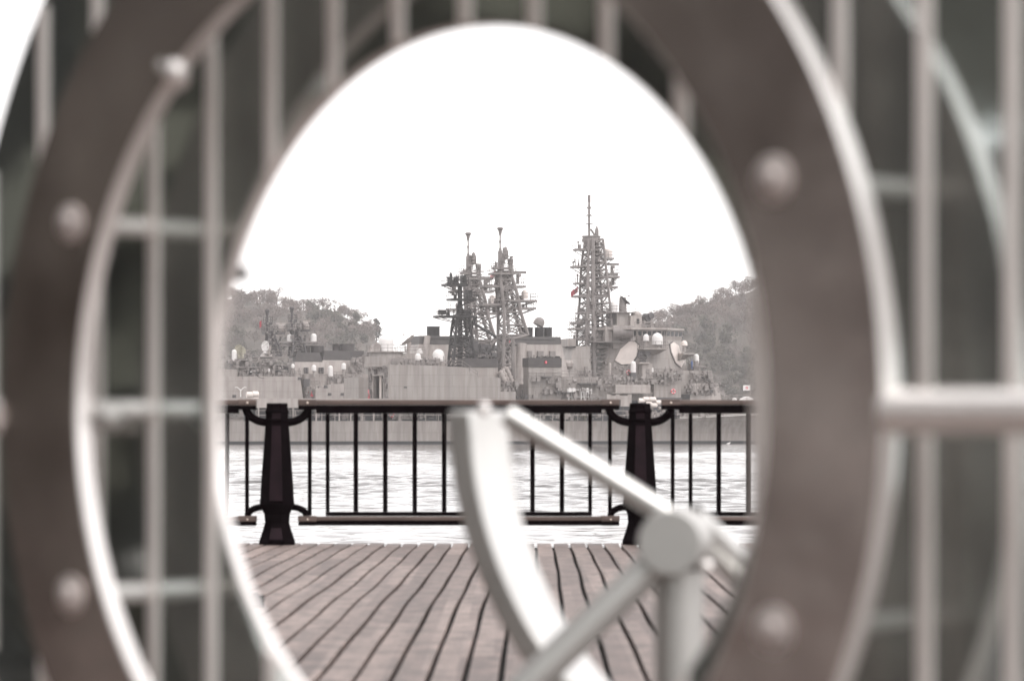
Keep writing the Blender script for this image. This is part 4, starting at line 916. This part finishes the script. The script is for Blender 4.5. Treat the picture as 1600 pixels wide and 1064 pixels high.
    m = MB()
    for p, q in (((958,432),(1052,476)),((905,400),(862,442)),((912,470),(898,540)),((914,475),(905,545))): m.tube(s.P(*p), s.P(*q), .022, 4)
    s.part("stay_wire", m, 'mastgrey')
ship_big()

# ---- fourth ship, far left
D_ = Ship("destroyer", "pale grey warship on the left under the hill, with a low pair of masts", 652, 460)
def ship_left():
    s = D_
    s.hull(-300, 640, [(-300,655),(640,650)], 8)
    m = MB(); s.prism(m, [(150,588),(469,588),(476,640),(150,640)], -7.5, 7.5); w_ = s.part("hangar", m, 'grey2')
    m = MB(); s.box(m, 476, 584, 575, 640, -5.5, 5.5); s.part("superstructure", m, 'grey2')
    m = MB(); s.prism(m, [(493,608),(520,600),(575,597),(575,640),(493,640)], -8, -5.4); s.part("side_house", m, 'grey2')
    m = MB(); s.box(m, 466, 624, 476, 640, -7.8, -7.4); s.part("door", m, 'dkgrey', w_)
    for px, py in ((509,604.5),(515,616),(535,616),(366,619),(468,591.5)):
        m = MB(); p = s.P(px, py, -8.0 if px > 480 else -7.5); m.box(p.x - .35, p.x + .35, p.y - .06, p.y + .1, p.z - .25, p.z + .25); s.part("vent", m, 'dkgrey')
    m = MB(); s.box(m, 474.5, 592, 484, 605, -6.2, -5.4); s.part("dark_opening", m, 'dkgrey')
    m = MB(); s.box(m, 545, 612, 566, 640, -9, -8); s.part("bulwark", m, 'grey')
    # deckhouses on the left roof
    for q in ((340,577,371,590,-6,4),(384,573,408,590,-3,4),(407,566,430,590,-4,4),(430,574,452,590,-2,4)): m = MB(); s.box(m, *q); s.part("roof_house", m, 'grey')
    for q in ((371,562,404,563.5,-5,4),(404,556.5,440,558.5,-5.2,4),(428,569,455,571,-5,4),(372,573,407,575,-5,3)): m = MB(); s.box(m, *q); s.part("deck_edge", m, 'mastgrey')
    m = MB(); s.taper(m, (412,426), (416,422), 557, 549, (0, 2), (0, 1)); s.part("dish_pedestal", m, 'grey2'); m = MB(); s.box(m, 373, 563, 384, 590, -3, 3); s.part("roof_house", m, 'grey2')
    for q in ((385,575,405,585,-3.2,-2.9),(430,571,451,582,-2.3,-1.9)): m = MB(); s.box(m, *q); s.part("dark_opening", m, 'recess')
    for x0, x1, y, b in ((371,404,562,-4.8),(404,454,557,-5),(430,455,570,-4.8),(440,470,588,-7)): s.railpx("guard_rail", [(x0,y),(x1,y)], b)
    s.clutter("roof_fittings", 370, 578, 440, 589, -6.5, 60, 101); s.clutter("roof_fittings", 372, 560, 455, 575, -4.5, 44, 102); s.clutter("roof_fittings", 440, 580, 470, 588, -6, 20, 103)
    s.dome(366, 546, 563, 8.5, -4, name="gun_dome", pedestal=False, drum=.7); m = MB(); s.box(m, 362, 563, 370, 577, -4.6, -3.2); m.tube(s.P(363,566,-4), s.P(353,565,-4), .13, 6); s.clutter("gun_gear", 358, 564, 372, 576, -4.6, 24, 104); s.part("gun_mount", m, 'dkgrey')
    s.dish(373, 546, -3, 1.9, (-.7, -.7, .1), 'tan', 560); s.dish(379, 548, -3, 1.7, (.6, -.8, .15), 'tan', 560); s.dish(414.5, 541, -2, 2.1, (-.85, -.5, .05), 'white', 552); m = MB(); s.box(m, 418, 541, 423.5, 547, -2.4, -1.4); m.tube(s.P(420, 547, -2), s.P(419, 554, -2), .35, 8); s.part("tracking_radar", m, 'grey2')
    for px, y0, y1, w_, b in ((457.5,568.5,575,6,-5.6),(490.5,570,579.5,8,-6.2),(516.5,571,588,8.5,-6),(537,567,577,8,-6),(420,575.5,582,4.5,-5)): s.dome(px, y0, y1, w_, b)
    for q in ((391,580,396,581.5,-5,-4.8),(434,574,439,576,-5,-4.8)): m = MB(); s.box(m, *q); s.part("pale_fitting", m, 'white')
    # funnels
    for (bx0, bx1), (kx0, kx1), (tx0, tx1), yt, yk, yb, caps in (((458,506),(461,504),(464,500),551,565.5,590,[(475,485,541),(485,507,540.5)]),((502,566),(504,566),(507,569),548,563,590,[(519,531,537.5),(530,555,537.5)])):
        m = MB(); s.taper(m, (bx0, bx1), (kx0, kx1), yb, yk, (0, 3.6), (0, 3.0)); f = s.part("funnel", m, 'grey2')
        m = MB(); s.taper(m, (kx0, kx1), (tx0, tx1), yk, yt, (0, 3.0), (0, 2.8)); s.part("funnel_top", m, 'funnel', f)
        for x0, x1, y in caps:
            c = s.P((x0 + x1) / 2, yt, 0); r = (x1 - x0) / 17.4; H = s.Z((x0 + x1) / 2, y, 0) - c.z
            m = MB(); m.lathe([(r, 0), (r, H * .85), (r * 1.04, H * .88), (r * 1.04, H), (r * .8, H), (r * .75, H * .7), (0, H * .7)], c, 18); s.part("exhaust_cap", m, 'funnel', f, True)
    for x0, x1 in ((476,478.5),(479.5,482),(499,502),(503.5,506)):
        m = MB(); s.box(m, x0, 574, x1, 584, -5.6, -5.3) if False else s.box(m, x0, 574, x1, 583.5, -3.9, -3.0); s.part("louvre", m, 'dkgrey')
    s.clutter("deck_gear", 545, 560, 566, 590, -4, 80, 105); s.clutter("deck_gear", 510, 588, 566, 600, -6, 70, 106); s.clutter("deck_gear", 478, 604, 500, 622, -6.4, 40, 107)
    m = MB()
    for k in range(3): p = s.P(484 + 3 * k, 613, -6.5); m.box(p.x - .25, p.x + .25, -6.7, -6.3, p.z - (.2 if k != 1 else .8), p.z + .25)
    s.part("red_gear", m, 'red')
    s.railpx("guard_rail", [(484,604),(500,604)], -6, step=.9); s.railpx("guard_rail", [(500,590),(566,590)], -6)
    s.whip(497, 476, 507, 546, -1, .09); s.whip(521.5, 477, 529.5, 540, -1, .10); s.whip(477.5, 484, 479, 500, 0, .05)
    # two low lattice masts with yards and domes
    for cx, dy in ((420, 4), (458.5, 0)):
        o = lambda x: x + cx - 458.5
        mm = s.lattice("lattice_mast", [(556,o(454),o(475),1.6),(545,o(455),o(474),1.5),(534+dy*.5,o(456),o(470),1.4),(524+dy*.5,o(457),o(466),1.2),(514+dy,o(457),o(463),1.0)], 0, .22, 'dkgrey', .13)
        s.pole(mm, o(456), 482 + dy, 516 + dy, 0, .24, [(487+dy,3.4,7),(497+dy,3,4),(506+dy,3,6)], 8.5, 'dkgrey')
        m = MB(); m.tube(s.P(o(454), 500+dy), s.P(o(464), 500+dy), .1, 5); m.tube(s.P(o(458), 507+dy), s.P(o(463), 500+dy), .08, 5); m.tube(s.P(o(457), 507+dy), s.P(o(453), 500+dy), .08, 5)
        for sx in (471, 476): m.tube(s.P(o(sx), 545), s.P(o(477), 524+dy*.5), .12, 5)
        m.tube(s.P(o(474), 545), s.P(o(484), 536+dy*.5), .11, 5); m.tube(s.P(o(471), 552), s.P(o(493), 535), .11, 5); m.obj("yard", M['dkgrey'], mm)
        for x0, x1, y, hb in ((453,464,500.5+dy,.7),(452,468,515+dy,1.2),(472,484,515+dy,.9)): s.plat(mm, o(x0), o(x1), y, -hb, hb, 'dkgrey', gear=False)
        m = MB(); m.lathe([(.5,-.9),(.8,-.3),(.8,.4),(.5,.9)], s.P(o(477), 511+dy), 10); m.box(*(lambda p: (p.x-.9, p.x+.9, -.25, .25, p.z+.9, p.z+1.25))(s.P(o(477), 511+dy))); m.obj("radar_antenna", M['grey2'], mm)
        s.plat(mm, o(449), o(495), 537 if cx > 440 else 538, -1., 1., rails=False, gear=False)
        s.clutter("mast_fittings", o(454), 500 + dy, o(475), 550, -1.2, 40, int(cx), 'mastgrey', mm, size=(.12, .45))
    s.dome(453, 522, 535, 10.5, -.6, pedestal=False); s.dome(490, 521, 535, 10.5, -.6, pedestal=False)
    m = MB(); s.box(m, 436, 533, 500, 536, -1.3, .8); s.part("dome_platform", m, 'mastgrey')
    for x in (441, 446): s.whip(x, 540, x, 556, -1, .06)
ship_left()

# ------------------------------------------------------------------ flags, lifebuoys, a sailor
def cloth(name, p, w_, h, drop, ang, mt, label, wave=.12, disc=None, stripes=0):
    nx, nz = 14, 8; b = MB(); vs = []
    for j in range(nz + 1):
        for i in range(nx + 1):
            u, v = i / nx, j / nz; vs.append((-u * w_ * math.cos(ang), wave * math.sin(u * 7 + v * 1.5) * u ** .5 - u * w_ * math.sin(ang) * .3, -v * h - u * drop - .06 * math.sin(u * 6)))
    fs = [(j*(nx+1)+i, j*(nx+1)+i+1, (j+1)*(nx+1)+i+1, (j+1)*(nx+1)+i) for j in range(nz) for i in range(nx)]
    def sheet(sel, m_, nm, par, off):
        q = MB(); v2 = [(x, y - off, z) for x, y, z in vs] + [(x, y - off + .012, z) for x, y, z in vs]; n = len(vs)
        F = [fs[k] for k in sel]; F2 = [tuple(n + i for i in f[::-1]) for f in F]; q.add(v2, F + F2); o = q.obj(nm, M[m_], par, True)
        return o
    root = empty(name, p); tag(root, label, "flag")
    sheet(range(len(fs)), mt, "cloth", root, 0)
    if disc:
        q = MB(); n = 20
        for off in (-.012, .026):
            c = []
            for k in range(n):
                a = 2 * math.pi * k / n; u, v = .5 + disc / w_ * math.cos(a), .5 + disc / h * math.sin(a)
                c.append((-u * w_ * math.cos(ang), wave * math.sin(u * 7 + v * 1.5) * u ** .5 - u * w_ * math.sin(ang) * .3 + off, -v * h - u * drop - .06 * math.sin(u * 6)))
            q.add(c, [tuple(range(n)) if off < 0 else tuple(range(n - 1, -1, -1))])
        q.obj("red_disc", M['red'], root)
    if stripes:
        for k in range(stripes):
            q = MB(); off = .02; sel = [f for f in fs if f[0] // (nx + 1) == 1 + 2 * k]
            q.add([(x, y - off, z) for x, y, z in vs], sel); q.obj("red_stripe", M['red'], root)
    return root
cloth("flag", C_.world(1172.7, 601, -4), 1.35, .95, .18, .1, 'flagwhite', "small white flag with red disc flying from the bow staff at right", .08, .24)
cloth("flag", C_.world(903, 447, 0), 1.3, 1.0, 1.1, .3, 'dkred', "dark red flag drooping beside the tallest lattice mast", .15)
cloth("flag", A_.world(774, 421, 0), .9, 1.2, .9, .2, 'flagwhite', "little red and white striped flag between the two middle masts", .12, None, 3)
cloth("flag", D_.world(408.5, 500, 0), .4, 1.2, .4, .2, 'dkred', "faded red flag hanging near the low mast at far left", .1)
def lifebuoy(s, px, py, b, r, label):
    c = s.world(px, py, b); root = empty("lifebuoy", c, AL); tag(root, label, "lifebuoy")
    m = MB(); m.path([(r * math.cos(a * math.pi / 12), 0, r * math.sin(a * math.pi / 12)) for a in range(24)], r * .34, 10, True); m.obj("ring_float", M['red'], root, True)
    m = MB()
    for k in range(4):
        a = math.pi / 4 + k * math.pi / 2; m.lathe([(r * .36, -.05), (r * .36, .05)], (r * math.cos(a), 0, r * math.sin(a)), 10, (-math.sin(a), 0, math.cos(a)))
    m.obj("band", M['flagwhite'], root)
lifebuoy(C_, 1052, 611.5, -9.9, .36, "red lifebuoy on the bulwark below the bridge front")
lifebuoy(C_, 982, 582, -9.6, .34, "red lifebuoy beside the white gun dome left of the bridge")
lifebuoy(A_, 612, 648, -4.9, .34, "red lifebuoy on the open deck under the hangar wall")
def sailor():
    s = C_; c = s.world(1081, 577, -6.6); root = empty("person", c, AL + R(40)); tag(root, "person in blue overalls standing by the white gun dome at right", "person")
    def skin(name, pts, edges, mt):
        me = bpy.data.meshes.new(name); me.from_pydata([p[:3] for p in pts], edges, []); o = bpy.data.objects.new(name, me); col.objects.link(o); o.parent = root; me.materials.append(M[mt])
        k = o.modifiers.new("skin", 'SKIN'); 
        for v, p in zip(me.skin_vertices[0].data, pts): v.radius = (p[3], p[3] * (p[4] if len(p) > 4 else 1))
        me.skin_vertices[0].data[0].use_root = True
        o.modifiers.new("sub", 'SUBSURF').levels = 1; return o
    skin("body", [(0,0,.95,.15),(0,0,1.2,.14),(0,0,1.42,.16),(0,0,1.5,.06),(0,-.02,1.64,.095),(0,-.01,1.74,.08),
                  (.19,0,1.40,.06),(.25,.03,1.13,.048),(.22,-.14,.95,.035),(.21,-.2,.9,.03),(-.19,0,1.40,.06),(-.24,.04,1.13,.048),(-.24,-.05,.88,.035),(-.24,-.08,.82,.03),
                  (.1,0,.88,.095),(.11,-.02,.48,.065),(.11,.02,.08,.045),(.12,-.14,.04,.04),(-.1,0,.88,.095),(-.11,-.02,.48,.065),(-.11,.03,.08,.045),(-.12,-.13,.04,.04)],
         [(0,1),(1,2),(2,3),(3,4),(4,5),(2,6),(6,7),(7,8),(8,9),(2,10),(10,11),(11,12),(12,13),(0,14),(14,15),(15,16),(16,17),(0,18),(18,19),(19,20),(20,21)], 'blue')
    m = MB(); m.lathe([(.085,1.56),(.10,1.62),(.098,1.68)], (0,-.022,0), 12); m.obj("face", M['skin'], root, True)
    m = MB(); m.lathe(dome(.108,.1,.06), (0,0,1.68), 12); m.box(-.08,.08,-.19,-.08,1.69,1.71); m.obj("cap", M['blue'], root, True)
sailor()

# a few bare trees one can tell apart along the crest
def ridge_trees():
    protos = []
    for k in range(3):
        rng = random.Random(60 + k); t = MB(); c = MB(); h = 10.5
        d = Vector((rng.uniform(-.12,.12), 0, 1)); t.tube((0,0,-1), d * h * .35, .22, 6, .13)
        for j in range(7): bare(c, d * h * rng.uniform(.2, .36), h * .62, rng, 3, .085, Vector((rng.gauss(0,.6), rng.gauss(0,.6), 1)).normalized(), 4)
        protos.append((t, c, h))
    lib = []
    spots = [(414,452,"wide bare tree on the crest of the left hill"),(432,453,"tallest bare tree at the top of the left hill"),(395,456,"bare tree left of the tallest one on the left crest"),(524,478,"bare tree on the falling right end of the left crest"),(487,471,"thin bare tree midway along the left crest"),
             (1062,478,"first bare tree on the rising right crest, nearest the bridge roof"),(1098,468,"bare tree midway up the right crest"),(1126,458,"bare tree high on the right crest"),(1150,448,"bare tree at the top of the right crest by the disc edge")]
    for i, (px, py, lab) in enumerate(spots):
        t, c, h = protos[i % 3]; p = px2w(px, py, 1448)
        pts = HILL_L if px < 700 else HILL_R
        r = empty("bare_tree", (p.x, 1448, hill_h(pts, p.x, 1448) - .5), i * 1.3); tag(r, lab, "tree", "bare trees on the hill crests")
        if i < 3: a = t.obj("trunk", M['bark'], r); b = c.obj("crown", M['twig'], r); lib.append((a, b))
        else:
            for o in lib[i % 3]: q = o.copy(); col.objects.link(q); q.parent = r
        sc_ = (.85, 1.0, .75, .65, .7, .6, .7, .7, .8)[i]; r.scale = (sc_ * 1.15, sc_, sc_)
    rng = random.Random(5); p = px2w(588, 540, 1440); r = empty("pine_tree", (p.x, 1440, hill_h(HILL_L, p.x, 1440) - 1)); tag(r, "dark pine standing alone at the right end of the left hill", "tree")
    m = MB(); m.tube((0,0,0), (.4,0,9.5), .35, 6, .1); m.obj("trunk", M['bark'], r); m = MB()
    for k in range(7): leafy(m, (.4 * k / 7 + rng.uniform(-1,1), rng.uniform(-1,1), 3 + 1.1 * k), 2.6 - .28 * k, 130, .42, rng)
    m.obj("crown", M['leafdark'], r)
ridge_trees()
# ------------------------------------------------------------------ sea haze
def haze():
    b = MB(); b.box(-700, 700, -70, 1750, -3.3, 120)
    m = bpy.data.materials.new("sea_haze"); m.use_nodes = True; t = m.node_tree
    t.nodes.remove(t.nodes["Principled BSDF"]); v = t.nodes.new("ShaderNodeVolumePrincipled")
    v.inputs['Density'].default_value = .00016; v.inputs['Color'].default_value = (.96,.94,.94,1); v.inputs['Anisotropy'].default_value = .1
    t.links.new(v.outputs[0], t.nodes["Material Output"].inputs['Volume'])
    tag(b.obj("haze", m), "thin pale haze over the harbour and hills", "haze", kind="stuff")
haze()
